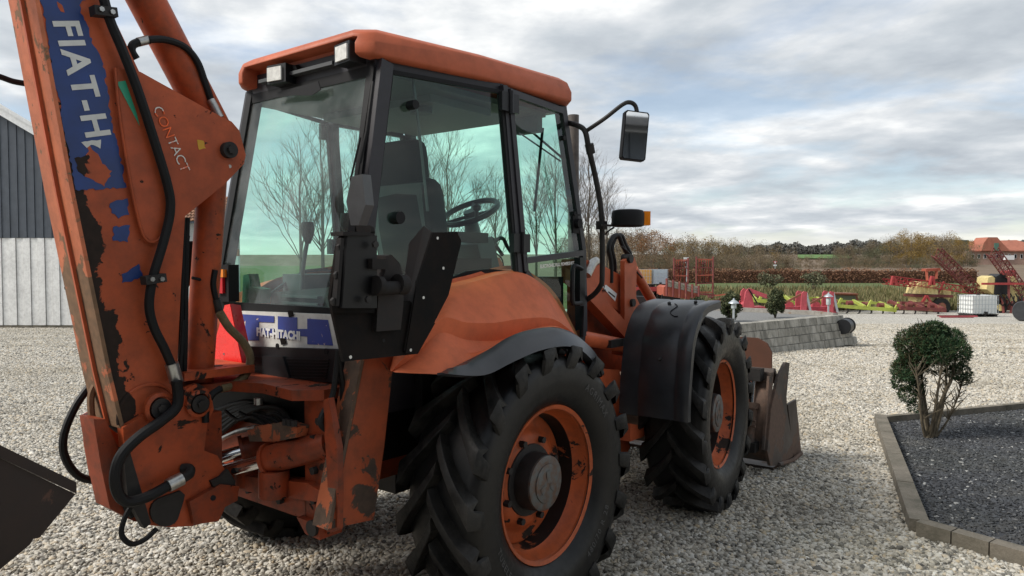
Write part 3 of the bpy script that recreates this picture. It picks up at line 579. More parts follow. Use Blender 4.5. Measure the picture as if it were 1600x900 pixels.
# ---------------------------------------------------------------- cab
cab = thing('cab_anchor', '', ''); bpy.data.objects.remove(cab)
ZT = 2.728
RRt = V((-.585, -.565, ZT)); RRb = V((-.80, -.60, 1.545)); Bt = V((.145, -.715, ZT)); Bb = V((.245, -.745, 1.70)); At = V((.76, -.675, ZT)); Am = V((.965, -.69, 1.86)); Ab = V((.985, -.69, 1.30))
mir = lambda p: V((p.x, -p.y-(.065 if p.x < -.3 else 0), p.z))
body = MB().box((.05, 0, 1.20), (1.55, 1.30, .25)).build('cab_floor', M['cabframe'], BH, bevel=.02)
def pillar(a, b, w, d, nm='pillar', mat=None, up=(0, 1, 0)):
    return MB().bar(a, b, w, d, up).build(nm, mat or M['cabframe'], body, bevel=.008)
for f in (lambda p: p, mir):
    s = 1 if f is not mir else -1
    pillar(f(RRt+V((.02, .0, 0))), f(RRb+V((.02, 0, 0))), .075, .062)
    pillar(f(RRt+V((-.02, .03, 0))), f(RRb+V((-.02, .03, 0))), .02, .05, 'window_seal', M['seal'])
    pillar(f(Bt), f(Bb), .036, .05); pillar(f(Bb), f(V((.245, -.72, 1.3))), .05, .05)
    pillar(f(At+V((.03, .02, 0))), f(Am+V((.03, .02, 0))), .05, .06); pillar(f(Am+V((.03, .02, 0))), f(Ab+V((.03, .02, 0))), .05, .06)
    # upper side rail, lower sill
    pillar(f(RRt+V((0, .03, 0))), f(Bt+V((0, .03, 0))), .05, .05, 'side_rail', up=(0, 0, 1)); pillar(f(Bt+V((0, .03, 0))), f(At+V((0, .03, 0))), .05, .05, 'side_rail', up=(0, 0, 1))
    # quarter window: glass follows the wing
    ql = [RRt+V((.055, -.012, -.04)), Bt+V((-.03, -.012, -.04)), Bb+V((-.03, -.012, .02)), V((.05, -.70, 1.735)), V((-.10, -.675, 1.725)), V((-.30, -.645, 1.665)), V((-.50, -.615, 1.56)), V((-.68, -.585, 1.53)), RRb+V((.065, -.012, .07))]
    quad = [f(p) for p in ql]
    mb = MB(); n = len(quad); mb.add(quad, [tuple(range(n)) if s > 0 else tuple(range(n-1, -1, -1))]); mb.build('quarter_window', M['glass'], body)
    mb = MB()
    for i in range(n): mb.bar(quad[i], quad[(i+1) % n], .020, .020, (0, 1, 0))
    mb.build('window_seal', M['seal'], body)
    # door: frame, upper and lower glass
    dl = [Bt+V((.035, -.02, -.03)), At+V((-.005, -.02, -.035)), Am+V((-.005, -.02, 0)), V((.975, -.712, 1.55)), V((.965, -.712, 1.30)), V((.80, -.722, 1.22)), V((.60, -.735, 1.40)), V((.46, -.745, 1.60)), Bb+V((.04, -.02, .03))]
    dp = [f(p) for p in dl]; n = len(dp); door = MB()
    for i in range(n): door.bar(dp[i], dp[(i+1) % n], .036, .028, (0, 1, 0))
    mid0, mid1 = dl[8]+V((0, 0, .06)), dl[2]+V((0, 0, -.02)); door.bar(f(mid0), f(mid1), .034, .028, (0, 1, 0))
    door = door.build('door', M['cabframe'], body, bevel=.004)
    g1 = [f(p) for p in (dl[0], dl[1], mid1, mid0)]; MB().add(g1, [tuple(range(4))]).build('door_glass', M['glass'], door)
    g2 = [f(p) for p in (mid0, mid1, dl[3], dl[4], dl[5], dl[6], dl[7])]; MB().add(g2, [tuple(range(7))]).build('lower_door_glass', M['glass'], door)
    for z0 in (2.635, 1.885):
        t = (ZT-z0)/(ZT-1.7); hx = Bt.lerp(Bb, t)
        for dx in (-.042, .042): MB().box(f(hx+V((dx, -.040, 0))), (.062, .024, .10)).build('door_hinge', M['blackpl'], body, bevel=.01)
        MB().cyl(f(hx+V((0, -.055, -.06))), f(hx+V((0, -.055, .06))), .013, 10).build('hinge_barrel', M['blackpl'], body)
    hb = MB(); hp = [f(V((x, -.755, z))) for x, z in ((.885, 1.74), (.80, 1.76), (.78, 1.72), (.78, 1.56), (.80, 1.53), (.88, 1.53))]; hb.tube(spline(hp, 3), .014, 8); hb.box(f(V((.895, -.735, 1.66))), (.055, .035, .30)); hb.build('door_handle', M['blackpl'], door, bevel=.003)
    for z0, r in ((2.53, .016), (2.08, .014)):
        xx = At.lerp(Am, (ZT-z0)/(ZT-1.86)); MB().cyl(f(xx+V((-.06, -.02, 0))), f(xx+V((-.06, -.04, 0))), r, 12).build('glass_bolt', M['seal'], door)
    xx = At.lerp(Am, (ZT-2.02)/(ZT-1.86)); MB().box(f(xx+V((-.05, -.026, 0))), (.08, .014, .12)).cyl(f(xx+V((-.05, -.03, .0))), f(xx+V((-.05, -.06, 0))), .03, 14).build('door_lock', M['seal'], door, bevel=.004)
dirx = V((.675, .055, .035)).normalized(); place_text('ELECTRONIC FULL POWERSHIFT', .0275, P(844, 419, y=-.766), dirx, (0, 0, 1), M['chalk'], 'door_lettering', body, .0006, offset=.0006)
# rear frame and glass, windscreen
rl, rr_ = mir(RRt), RRt; bl, br = mir(RRb), RRb
pillar(rl+V((0, 0, -.0)), rr_, .06, .06, 'rear_rail', up=(0, 0, 1)); pillar(bl+V((-.01, 0, -.02)), br+V((-.01, 0, -.02)), .05, .05, 'rear_sill', M['seal'], (0, 0, 1))
def gl(q, nm, mat): return MB().add(q, [tuple(range(len(q)))]).build(nm, mat, body)
gl([rl+V((-.022, -.03, -.03)), rr_+V((-.022, .03, -.03)), br+V((-.022, .03, .0)), bl+V((-.022, -.03, .0))], 'rear_window', M['glassrear'])
for a, b in ((rl, rr_), (bl, br)):
    dz = -.045 if a is rl else .012
    MB().bar(a+V((-.024, -.03, dz)), b+V((-.024, .03, dz)), .02, .03 if a is not rl else .05).build('window_seal', M['seal'], body)
al, ar = mir(At), At
pillar(al+V((.03, 0, 0)), ar+V((.03, 0, 0)), .06, .06, 'front_rail', up=(0, 0, 1))
gl([al+V((.06, 0, 0)), mir(Am)+V((.06, 0, 0)), mir(Ab)+V((.06, 0, .1)), Ab+V((.06, 0, .1)), Am+V((.06, 0, 0)), ar+V((.06, 0, 0))], 'windscreen', M['glass'])
# black header corner patches on the rear window
for pts in ([(424, 153), (425, 146), (497, 127), (501, 140), (487, 149), (457, 149)],):
    MB().prism(pxpoly(pts, x=-.66), (.004, 0, 0)).build('window_header', M['seal'], body)
# roof: bevelled shell with a recess cut in its rear for the lamps
def outline(z, g=0):
    o = []
    for x, y in ((-.685, .41), (-.62, .49), (.0, .665), (.74, .715), (.86, .60), (.90, .2)): o.append((x, y))
    pts = [(x+(g if x > 0 else -g), y+g) for x, y in o]; return [V((x, y, z)) for x, y in pts] + [V((x, -y-(.085 if x < -.3 else .02), z)) for x, y in reversed(pts)]
mb = MB(); rings = [outline(2.735, .006), outline(2.748, .022), outline(2.80, .022), outline(2.855, .004), outline(2.882, -.035), outline(2.900, -.10), outline(2.915, -.26)]
n = len(rings[0]); mb.add([p for r in rings for p in r], [(i*n+j, i*n+(j+1) % n, (i+1)*n+(j+1) % n, (i+1)*n+j) for i in range(len(rings)-1) for j in range(n)] + [tuple(range(n-1, -1, -1)), tuple((len(rings)-1)*n+j for j in range(n))], True)
roof = mb.build('roof', M['roof_or'], BH, sharp=50)
cut = MB().prism([(-.80, -.52, 2.60), (-.60, -.52, 2.60), (-.60, .395, 2.60), (-.80, .395, 2.60)], (0, 0, .23)).build('cut', M['seal'])
bo = roof.modifiers.new('b', 'BOOLEAN'); bo.object = cut; bo.operation = 'DIFFERENCE'; bo.solver = 'EXACT'
sb = roof.modifiers.new('s', 'BEVEL'); sb.width = .008; sb.segments = 2; sb.limit_method = 'ANGLE'; sb.angle_limit = rad(38)
bpy.context.view_layer.update(); me2 = bpy.data.meshes.new_from_object(roof.evaluated_get(bpy.context.evaluated_depsgraph_get()))
roof.modifiers.clear(); roof.data = me2; roof.data.set_sharp_from_angle(angle=rad(42)); bpy.data.objects.remove(cut)
MB().box((.55, -.45, 2.905), (.10, .08, .03)).build('roof_vent', M['roof_or'], roof, bevel=.01)
MB().box((-.606, -.01, 2.775), (.02, .84, .06)).build('lamp_bar', M['cabframe'], roof, bevel=.004)
MB().bar((-.635, -.30, 2.752), (-.635, .32, 2.752), .045, .018).build('gutter_strip', M['interior'], roof, bevel=.003)
for u, v, dy in ((534, 82, 1), (429, 115, -1)):
    c = P(u, v, x=-.70); R = Matrix.Rotation(rad(-8*dy), 3, 'Z')
    w = MB().box(c+V((.055, 0, 0)), (.10, .135, .095), R).build('work_lamp', M['blackpl'], roof, bevel=.012)
    MB().box(c+V((.002, 0, -.002)), (.016, .10, .07), R).build('lamp_lens', M['lens'], w, bevel=.004)
MB().cyl((-.62, .02, 2.78), (-.645, .02, 2.775), .02, 10).box((-.632, .06, 2.772), (.02, .09, .012)).build('wiper_motor_stub', M['seal'], roof)
# inner roof lining and interior
MB().box((.1, 0, 2.69), (1.34, 1.12, .03)).box((.12, .0, 2.655), (.5, .9, .04)).build('roof_lining', M['interiorlt'], body, bevel=.008)
MB().cyl((-.05, -.3, 2.634), (-.05, -.3, 2.60), .06, 16).build('dome_lamp', M['interior'], body, bevel=.01)
SX = .42
def cushion(c, d, R, name, parent, e=.38, n=20):
    mb = MB(); rows = []
    def sp(v, p): return math.copysign(abs(v)**p, v)
    for i in range(n//2+1):
        t = -math.pi/2+math.pi*i/(n//2)
        rows.append([V(c)+R @ V((d[0]/2*sp(math.cos(t), e)*sp(math.cos(a), e), d[1]/2*sp(math.cos(t), e)*sp(math.sin(a), e), d[2]/2*sp(math.sin(t), e))) for a in [2*math.pi*k/n for k in range(n+1)]])
    return mb.loft(rows).build(name, M['cloth'], parent, weld=True, sharp=80)
seat = MB().box((-.04+SX, .0, 1.74), (.48, .50, .13)).build('seat', M['cloth'], BH, bevel=.04, seg=3)
Rb = Matrix.Rotation(rad(-8), 3, 'Y')
cushion((-.27+SX, .0, 2.0), (.17, .52, .56), Rb, 'backrest', seat)
cushion((-.33+SX, .0, 2.36), (.14, .36, .28), Rb, 'headrest', seat, .45)
MB().box((-.34+SX, .0, 2.02), (.03, .42, .44), Rb).build('seat_shell', M['interior'], seat, bevel=.012)
MB().box((-.04+SX, .0, 1.5), (.34, .36, .36)).build('seat_base', M['interior'], seat, bevel=.02)
MB().box((-.06+SX, -.28, 1.93), (.30, .07, .06)).build('armrest', M['cloth'], seat, bevel=.02)
sw0 = V((.70, -.0, 2.11)); Rw = Matrix.Rotation(rad(-28), 4, 'Y')
col_ = MB().tube([(.80, 0, 1.30), (.74, 0, 1.9), (.705, 0, 2.08)], [.09, .065, .04], 14).build('steering_column', M['interior'], BH)
Wm = Matrix.Translation(sw0) @ Rw
MB().tube([Wm @ V((.19*math.cos(a), .19*math.sin(a), 0)) for a in [2*math.pi*k/32 for k in range(33)]], .019, 8).build('steering_wheel', M['blackpl'], col_)
mb = MB()
for a in (30, 150, 270): mb.tube([Wm @ V((.03*math.cos(rad(a)), .03*math.sin(rad(a)), -.02)), Wm @ V((.19*math.cos(rad(a)), .19*math.sin(rad(a)), 0))], .012, 6)
mb.cyl(Wm @ V((0, 0, -.03)), Wm @ V((0, 0, .01)), .045, 16); mb.build('wheel_spokes', M['blackpl'], col_)
kb = Wm @ V((-.12, -.15, 0)); MB().tube([kb, kb+V((0, 0, .05)), kb+V((0, 0, .06)), kb+V((0, 0, .085)), kb+V((0, 0, .10))], [.012, .012, .026, .028, .012], 12).build('spinner_knob', M['blackpl'], col_)
MB().box((.72, .0, 1.80), (.16, .30, .26), Matrix.Rotation(rad(-20), 3, 'Y')).build('instrument_console', M['interior'], BH, bevel=.03)
MB().box((.80, .0, 1.52), (.22, 1.2, .34)).build('dashboard', M['seal'], BH, bevel=.03)
for yy in (-.60, .60): MB().box((.58, yy*.93, 1.46), (.42, .06, .44)).build('footwell_panel', M['seal'], BH, bevel=.02)
MB().box((.05, -.50, 1.50), (.75, .20, .42)).box((.05, .50, 1.50), (.75, .20, .42)).build('side_console', M['interior'], BH, bevel=.05)
# backhoe lever tower behind the rear glass
MB().prism([(-.62, -.40, 1.40), (-.62, .30, 1.40), (-.66, .22, 1.62), (-.66, -.30, 1.66)], (.26, 0, 0)).build('lever_console', M['interior'], BH, bevel=.03)
for k in range(4): MB().box((-.665, -.05, 1.50+.035*k), (.03, .30, .012)).build('console_vent', M['interior'], BH)
for u, v0, v1, xx in ((473, 470, 372, -.55),):
    p0, p1 = P(u-2, v0, x=xx), P(u+8, v1, x=xx); lv = MB().tube(spline([p0, p0.lerp(p1, .5)+V((0, .015, 0)), p1], 4), .011, 8).build('backhoe_lever', M['interior'], BH)
    MB().tube([p1-V((0, 0, .03)), p1+V((0, 0, .01)), p1+V((0, 0, .05)), p1+V((0, 0, .085))], [.014, .030, .038, .030], 10).build('lever_knob', M['blackpl'], lv)
lv = MB().tube([(-.52, -.22, 1.6), (-.53, -.24, 1.95)], .011, 8).build('backhoe_lever', M['interior'], BH); MB().tube([(-.53, -.24, 1.94), (-.53, -.24, 1.97), (-.53, -.24, 2.03)], [.014, .032, .028], 10).build('lever_knob', M['blackpl'], lv)
MB().tube(spline([(.30, .68, 2.35), (.36, .62, 2.33), (.37, .62, 2.10), (.31, .68, 2.08)], 4), .014, 8).build('grab_handle', M['interior'], BH)
MB().prism([P(378, 475, x=-.74), P(380, 430, x=-.74), P(388, 428, x=-.74), P(392, 448, x=-.74), P(408, 452, x=-.74), P(407, 474, x=-.74)], (.06, 0, 0)).build('green_cloth', plain('green_cloth', (.03, .10, .06), .9), BH, bevel=.01)
# rear wiper and interior speaker
mb = MB(); xq = -.69
mb.tube([P(580, 128, x=-.66), P(571, 190, x=-.70), P(557, 290, x=-.76)], .006, 6); mb.tube([P(583, 128, x=-.66), P(573, 205, x=-.71), P(562, 255, x=-.735)], .009, 6); mb.tube([P(553, 330, x=-.78), P(548, 280, x=-.76), P(563, 215, x=-.72)], .005, 6)
mb.build('rear_wiper', M['seal'], body)
MB().prism(pxpoly([(541, 315), (549, 276), (566, 272), (571, 320), (560, 352), (548, 352)], x=-.80), (.05, 0, 0)).build('wiper_housing', M['interiorlt'], body, bevel=.01)
for u, v, r in ((650, 163, .022), (626, 340, .03)):
    c = P(u, v, y=-.66); MB().cyl(c, c+V((0, .05, 0)), r, 16).build('window_latch', M['seal'], body, bevel=.006)
MB().tube([P(642, 95, y=-.56), P(650, 163, y=-.60), P(660, 250, y=-.60), P(668, 330, y=-.60)], .008, 6).build('gas_strut', M['interior'], body)
MB().tube([P(835, 330, x=.99), P(848, 200, x=.86)], .010, 6).tube([P(880, 248, x=.91), P(818, 195, x=.85)], .008, 6).tube([P(876, 252, x=.91), P(815, 210, x=.86)], .006, 6).build('front_wiper', M['seal'], body)
MB().box(P(826, 196, x=.70), (.05, .17, .10)).build('interior_mirror', M['interiorlt'], body, bevel=.015)
# rear body panel: silver plate with the logo, black louvred box
pb = MB().prism([P(374, 486, x=-.86), P(531, 492, x=-.86), P(531, 546, x=-.86), P(374, 541, x=-.86)], (.04, 0, 0)).build('name_panel', M['silver'], BH, bevel=.004)
xl = -.8635; up = (P(450, 490, x=xl)-P(450, 540, x=xl)).normalized(); rt = V((0, -1, 0))
mb = MB()
for pts in ([(379, 491), (428, 494), (428, 504), (404, 503), (404, 513), (428, 513.5), (428, 524), (404, 524), (404, 532), (378, 531)],):
    mb.prism(pxpoly(pts, x=xl), (.002, 0, 0))
mb.prism(pxpoly([(434, 494), (464, 496), (464, 514), (480, 514), (480, 498), (512, 500), (520, 540), (480, 538), (480, 526), (464, 525), (464, 530), (434, 529)], x=xl), (.002, 0, 0))
mb.build('logo', M['bluelogo'], pb)
place_text('FIAT-HITACHI', .054, P(401, 524, x=xl-.002), rt, (0, 0, 1), M['white'], 'panel_lettering', pb, .0006, offset=.003, spacing=1.06)
for u, v in ((453, 491), (441, 534)): ngon(jag([P(u+a, v+b, x=xl-.003) for a, b in ((-4, -5), (4, -5), (6, 2), (-2, 5))], .004, 4, .02), 'chipped_patch', M['pad'], pb, (.002, 0, 0))
bxm = MB().prism([P(368, 541, x=-.885), P(533, 546, x=-.885), P(533, 598, x=-.885), P(368, 592, x=-.885)], (.12, 0, 0)).build('rear_box', M['blackpl'], BH, bevel=.012)
for k in range(7):
    MB().prism([P(448+k*1.5, 560+k*4.8, x=-.889), P(515-k*.8, 561.5+k*4.8, x=-.889), P(515-k*.8, 563.2+k*4.8, x=-.889), P(448+k*1.5, 561.7+k*4.8, x=-.889)], (-.006, 0, 0)).build('louvre', M['blackpl'], bxm)
    if k < 5: MB().prism([P(398, 557+k*5, x=-.889), P(412, 557.4+k*5, x=-.889), P(412, 559+k*5, x=-.889), P(398, 558.6+k*5, x=-.889)], (-.006, 0, 0)).build('louvre', M['blackpl'], bxm)
MB().prism([P(413, 556, x=-.8875), P(445, 557, x=-.8875), P(455, 590, x=-.8875), P(413, 588, x=-.8875)], (-.012, 0, 0)).build('box_cover', M['blackpl'], bxm, bevel=.004)
for u, v in ((433, 541), (509, 549)): MB().cyl(P(u, v, x=-.889), P(u, v, x=-.889)+V((.003, 0, 0)), .014, 14).build('panel_bolt', M['seal'], bxm)
# slow-vehicle reflector and tail lamp
rf = MB().prism(pxpoly([(325, 574), (351, 477), (359, 475), (379, 573)], x=-.98), (.02, 0, 0)).build('warning_triangle', M['red'], BH, bevel=.003)
MB().prism([P(360, 475, x=-.985), P(373, 477, x=-.93), P(388, 546, x=-.93), P(380, 573, x=-.985)], (.01, 0, 0)).build('triangle_side', M['redd'], rf)
MB().cyl(P(350, 553, x=-.983), P(350, 553, x=-.981), .006, 10).build('triangle_rivet', M['white'], rf)
tl = MB().box(P(352, 442, x=-.86), (.06, .16, .19)).build('tail_lamp', M['seal'], BH, bevel=.01); MB().box(P(346, 440, x=-.895), (.02, .05, .12)).build('tail_lens', M['redd'], tl, bevel=.006); MB().box(P(347, 427, x=-.90), (.02, .05, .04)).build('tail_lens', M['amber'], tl, bevel=.006)
# ---------------------------------------------------------------- rear wings
def wing(s):
    def X(p): return V((p.x, p.y*s, p.z))
    rows = [(-.70, [(608, 578), (630, 505), (682, 447), (735, 429), (796, 415), (840, 433), (874, 468), (910, 540)]),
            (-.705, [(608, 578), (630, 510), (684, 452), (738, 434), (796, 420), (836, 436), (870, 470), (909, 541)]),
            (-.80, [(609, 579), (630, 522), (690, 460), (748, 438), (796, 427), (830, 432), (862, 463), (906, 539)]),
            (-.84, [(609, 579), (632, 528), (690, 470), (746, 450), (796, 440), (832, 444), (866, 472), (906, 538)]),
            (-.93, [(611, 580), (640, 540), (690, 490), (730, 486), (775, 482), (816, 478), (862, 488), (906, 533)]),
            (-.99, [(612, 580), (643, 545), (690, 498), (730, 504), (775, 504), (814, 498), (866, 499), (906, 530)]),
            (-.985, [(614, 580.5), (648, 556), (688, 520), (730, 531), (782, 531), (820, 516), (868, 509), (908, 531)]),
            (-1.04, [(615, 581), (655, 570), (690, 548), (735, 552), (786, 536), (824, 518), (872, 511), (909, 532)]),
            (-1.10, [(618, 582), (665, 584), (697, 582), (745, 558), (788, 531), (825, 516), (874, 512), (910, 533)])]
    cs = [[X(p) for p in spline([P(u, v, y=y) for u, v in r], 5)] for y, r in rows]
    w = MB().loft(cs); o = w.build('rear_wing', M['plastic_or'], BH, sharp=30)
    tp = [(694, 581), (730, 563), (763, 546), (790, 529), (820, 517), (859, 511), (889, 517), (910, 531), (928, 551), (944, 586)]
    lw = [(697, 584), (735, 587), (765, 584), (801, 566), (843, 548), (880, 541), (904, 545), (920, 557), (930, 570), (938, 588)]
    a = [X(p) for p in spline([P(u, v, y=-1.10) for u, v in tp], 4)]; b = [X(p) for p in spline([P(u, v, y=-1.20) for u, v in lw], 4)]
    mid = [p.lerp(q, .45)+V((0, -.012*s, .018)) for p, q in zip(a, b)]
    inn = [X(p)+V((0, .05*s, -.012)) for p in spline([P(u, v, y=-1.20) for u, v in lw], 4)]
    MB().loft([a, mid, b, inn]).build('wing_extension', M['greypl'], BH, thick=.010, sharp=50)
    return o
wing(1); wing(-1)
# ---------------------------------------------------------------- loader arms, front wings, front bucket
def loader(s):
    def X(p): return V((p.x, p.y*s, p.z))
    def pr(pts, y, th, nm, mat, par=BH, bevel=.006): return MB().prism([X(P(u, v, y=y)) for u, v in pts], (0, th*s, 0)).build(nm, mat, par, bevel=bevel)
    Y0 = -.58
    arm = pr([(905, 405), (930, 408), (977, 434), (978, 492), (966, 486), (905, 440)], Y0, .14, 'loader_arm', M['paint_clean'])
    pr([(905, 446), (966, 489), (976, 500), (976, 540), (905, 520)], Y0+.10, .1, 'loader_tower', M['paint'], arm)
    pr([(976, 408), (983, 400), (991, 402), (995, 412), (994, 464), (1010, 498), (998, 529), (984, 527), (976, 505)], Y0-.06, .035, 'bell_crank', M['paint_clean'], arm)
    for u, v, r in ((983, 404, .04), (987, 473, .035), (985, 525, .035)): c = X(P(u, v, y=Y0-.062)); pin(c-V((0, .02*s, 0)), c+V((0, .05*s, 0)), r*.8, M['iron'], arm)
    hyd('crank_cylinder', X(P(989, 420, y=Y0+.04)), X(P(1032, 492, y=Y0+.04)), .037, M['paint_clean'], arm, gl=False)
    a, b = X(P(905, 446, y=Y0-.02)), X(P(972, 518, y=Y0-.02)); MB().bar(a, b, .09, .10).build('lower_arm', M['paint_clean'], arm, bevel=.012)
    hyd('lift_cylinder', X(P(905, 527, y=Y0-.10)), X(P(1000, 545, y=Y0-.10)), .048, M['paint_clean'], arm)
    MB().box(X(P(962, 536, y=Y0-.15)), (.18, .04, .05)).build('cylinder_guard', M['iron'], arm, bevel=.015)
    pr([(940, 447), (947, 445), (964, 459), (961, 471)], Y0-.002, -.001, 'maker_sticker', M['white'], arm, 0)
    if s > 0:
        q = P(944, 452, y=Y0-.004); mb = MB()
        for aa in (90, 210, 330): mb.prism([q+V((.03*math.cos(rad(aa+t))*.8, 0, .03*math.sin(rad(aa+t)))) for t in (-25, 25)]+[q], (0, .001, 0))
        mb.prism([P(951, 455, y=Y0-.004), P(961, 463, y=Y0-.004), P(960.5, 465, y=Y0-.004), P(950.5, 457, y=Y0-.004)], (0, .001, 0)); mb.build('sticker_print', M['seal'], arm)
    # forward arm down to the bucket
    MB().bar(X(V((1.65, Y0, 1.22))), X(V((2.75, Y0, 1.02))), .10, .20).bar(X(V((2.72, Y0, 1.06))), X(V((3.22, Y0, .42))), .10, .18).build('front_arm', M['paint_clean'], arm, bevel=.012)
    for k in range(2): MB().tube(spline([X(P(u+k*5, v, y=Y0+.0+.03*k)) for u, v in ((955, 442), (955, 410), (951, 388), (957, 371), (966, 368), (972, 382), (980, 397))], 5), .016, 8).build('hose', M['rubber'], arm)
    MB().tube(spline([X(P(u, v, y=Y0-.03)) for u, v in ((972, 385), (988, 402), (992, 420), (1003, 434))], 4), .007, 6).build('hose', M['rubber'], arm)
    mb = MB(); mb.tube(spline([X(P(u, v, y=Y0-.02)) for u, v in ((917, 430), (926, 412), (932, 408))], 3), .03, 10); mb.build('pipe_coupling', M['steel'], arm)
    # front wing: plastic arch round the rear and top of the front tyre
    prf = spline([P(u_, v_, y=-1.25) for u_, v_ in ((1072, 660), (1073, 620), (1076, 580), (1080, 538), (1086, 511), (1094, 490), (1105, 477), (1124, 470))], 3)
    hub = V((2.15, 0, HUBZ)); yo, yi = -1.26, -.76; cs = []
    for y, dr in ((yo+.004, -.055), (yo, -.006), (yo+.012, .004), (yo+.085, .0), (yo+.092, -.005), (yo+.108, -.005), (yo+.125, .0), (yo+.34, .0), (yo+.347, -.005), (yo+.363, -.005), (yo+.38, 0), (yi-.01, 0), (yi, -.03)):
        cs.append([X(V((p_.x, y, p_.z)) + V((p_.x-hub.x, 0, p_.z-hub.z)).normalized()*dr) for p_ in prf])
    fw = MB().loft(cs).build('front_wing', M['greypl'], BH, thick=.010, sharp=55)
    for i_, y in ((-3, -1.14), (-4, -.98), (7, -1.05)): p_ = prf[i_]; a = math.atan2(p_.z-hub.z, p_.x-hub.x); c = X(V((p_.x, y, p_.z))); MB().cyl(c, c+V((math.cos(a), 0, math.sin(a)))*.012, .012, 8).build('wing_bolt', M['iron'], fw, bevel=.003)
    if s > 0: MB().tube(spline([V((prf[i_].x-.002, y_, prf[i_].z+.003)) for i_, y_ in ((-4, -1.02), (-5, -1.06), (-7, -1.04), (-8, -1.08), (-8, -1.11))], 4), .003, 5).build('wing_crack', M['seal'], fw)
    MB().bar(X(V((1.75, -.77, 1.46))), X(V((1.80, -.60, 1.2))), .05, .03).build('wing_stay', M['iron'], fw)
loader(1); loader(-1)
YS = -1.17
fb = MB().prism(pxpoly([(1204, 728), (1199, 705), (1205, 640), (1216, 590), (1228, 566), (1234, 567), (1229, 620), (1230, 642), (1240, 700), (1239, 713), (1215, 727)], y=YS), (0, .025, 0)).build('loader_bucket', M['bucket'], BH, bevel=.004)
pz = lambda u, v, y=YS: P(u, v, y=y)
MB().prism([p+V((0, -2*YS-.025, 0)) for p in pxpoly([(1204, 728), (1199, 705), (1205, 640), (1216, 590), (1228, 566), (1234, 567), (1229, 620), (1230, 642), (1240, 700), (1239, 713), (1215, 727)], y=YS)], (0, .025, 0)).build('bucket_side', M['bucket'], fb, bevel=.004)
MB().prism(pxpoly([(1231, 632), (1244, 624), (1252, 706), (1240, 714)], y=YS+.02), (0, .02, 0)).build('clam_side', M['bucket'], fb, bevel=.003)
MB().tube([pz(1217, 726, YS-.01), pz(1240, 719, YS-.01), pz(1252, 708, YS-.01)], .018, 8).build('wear_edge', M['bucket'], fb)
t0, t1 = pz(1204, 720), pz(1214, 596)
prof = [V((t0.x+.10, 0, t0.z-.02)), V((t0.x-.02, 0, t0.z+.10)), V((t0.x-.03, 0, t0.z+.30)), V((t1.x-.12, 0, t1.z-.15)), V((t1.x-.02, 0, t1.z+.0)), V((t1.x+.03, 0, t1.z+.10))]
W0, W1 = YS+.03, -YS-.03; back = MB()
back.loft([[V((p.x, y, p.z)) for p in spline(prof, 4)] for y in (W0, W1)]); back.build('bucket_back', M['bucket'], fb, thick=.02)
b1 = V((t1.x+.03, 0, t1.z+.08)); MB().prism([(b1.x, W0, b1.z), (b1.x, W1, b1.z), (b1.x+.10, W1, b1.z-.12), (b1.x+.10, W0, b1.z-.12)], (.02, 0, .02)).build('top_plate', M['bucket'], fb)
MB().prism([V((b1.x-.02, W0+.02, b1.z+.01)), V((b1.x-.02, W0+.02, b1.z+.16)), V((b1.x-.02, W0+.06, b1.z+.235)), V((b1.x-.02, W0+.14, b1.z+.275)), V((b1.x-.02, W1-.14, b1.z+.275)), V((b1.x-.02, W1-.06, b1.z+.235)), V((b1.x-.02, W1-.02, b1.z+.16)), V((b1.x-.02, W1-.02, b1.z+.01))], (.018, 0, 0)).build('spill_guard', M['guard'], fb, bevel=.002)
MB().bar((b1.x-.06, W0, b1.z-.06), (b1.x-.06, W1, b1.z-.06), .05, .11).build('back_rail', M['bucket'], fb, bevel=.01)
for y in (YS+.16, -YS-.16):
    a = V((t1.x-.10, y, t1.z+.06)); c = V((t0.x-.10, y, t0.z+.12)); m_ = a.lerp(c, .45)
    k = MB().cyl(m_, c, .055, 18).build('clam_cylinder', M['bucket'], fb, bevel=.006); MB().cyl(a, m_, .026, 12).build('rod', M['chrome'], k); MB().cyl(m_-(c-m_).normalized()*.03, m_+(c-m_).normalized()*.02, .066, 18).build('gland', M['bucket'], k, bevel=.005)
    MB().box(a, (.10, .14, .10)).box(c, (.10, .16, .08)).build('cylinder_eye', M['iron'], k, bevel=.02)
    for dy in (-.13, .10): MB().bar(V((t1.x-.08, y+dy, t1.z+.05)), V((t0.x-.06, y+dy, t0.z+.10)), .02, .10).build('back_rib', M['bucket'], fb, bevel=.004)
for dz in (.30, .345): MB().cyl((t0.x-.14, W0+.05, t0.z+dz), (t0.x-.14, W1-.05, t0.z+dz), .012, 8).build('cross_pipe', M['bucket'], fb)
MB().prism([(t0.x+.16, W0, .012), (t0.x+.75, W0, .012), (t0.x+.75, W1, .012), (t0.x+.16, W1, .012)], (0, 0, .022)).build('bucket_floor', M['bucket'], fb)
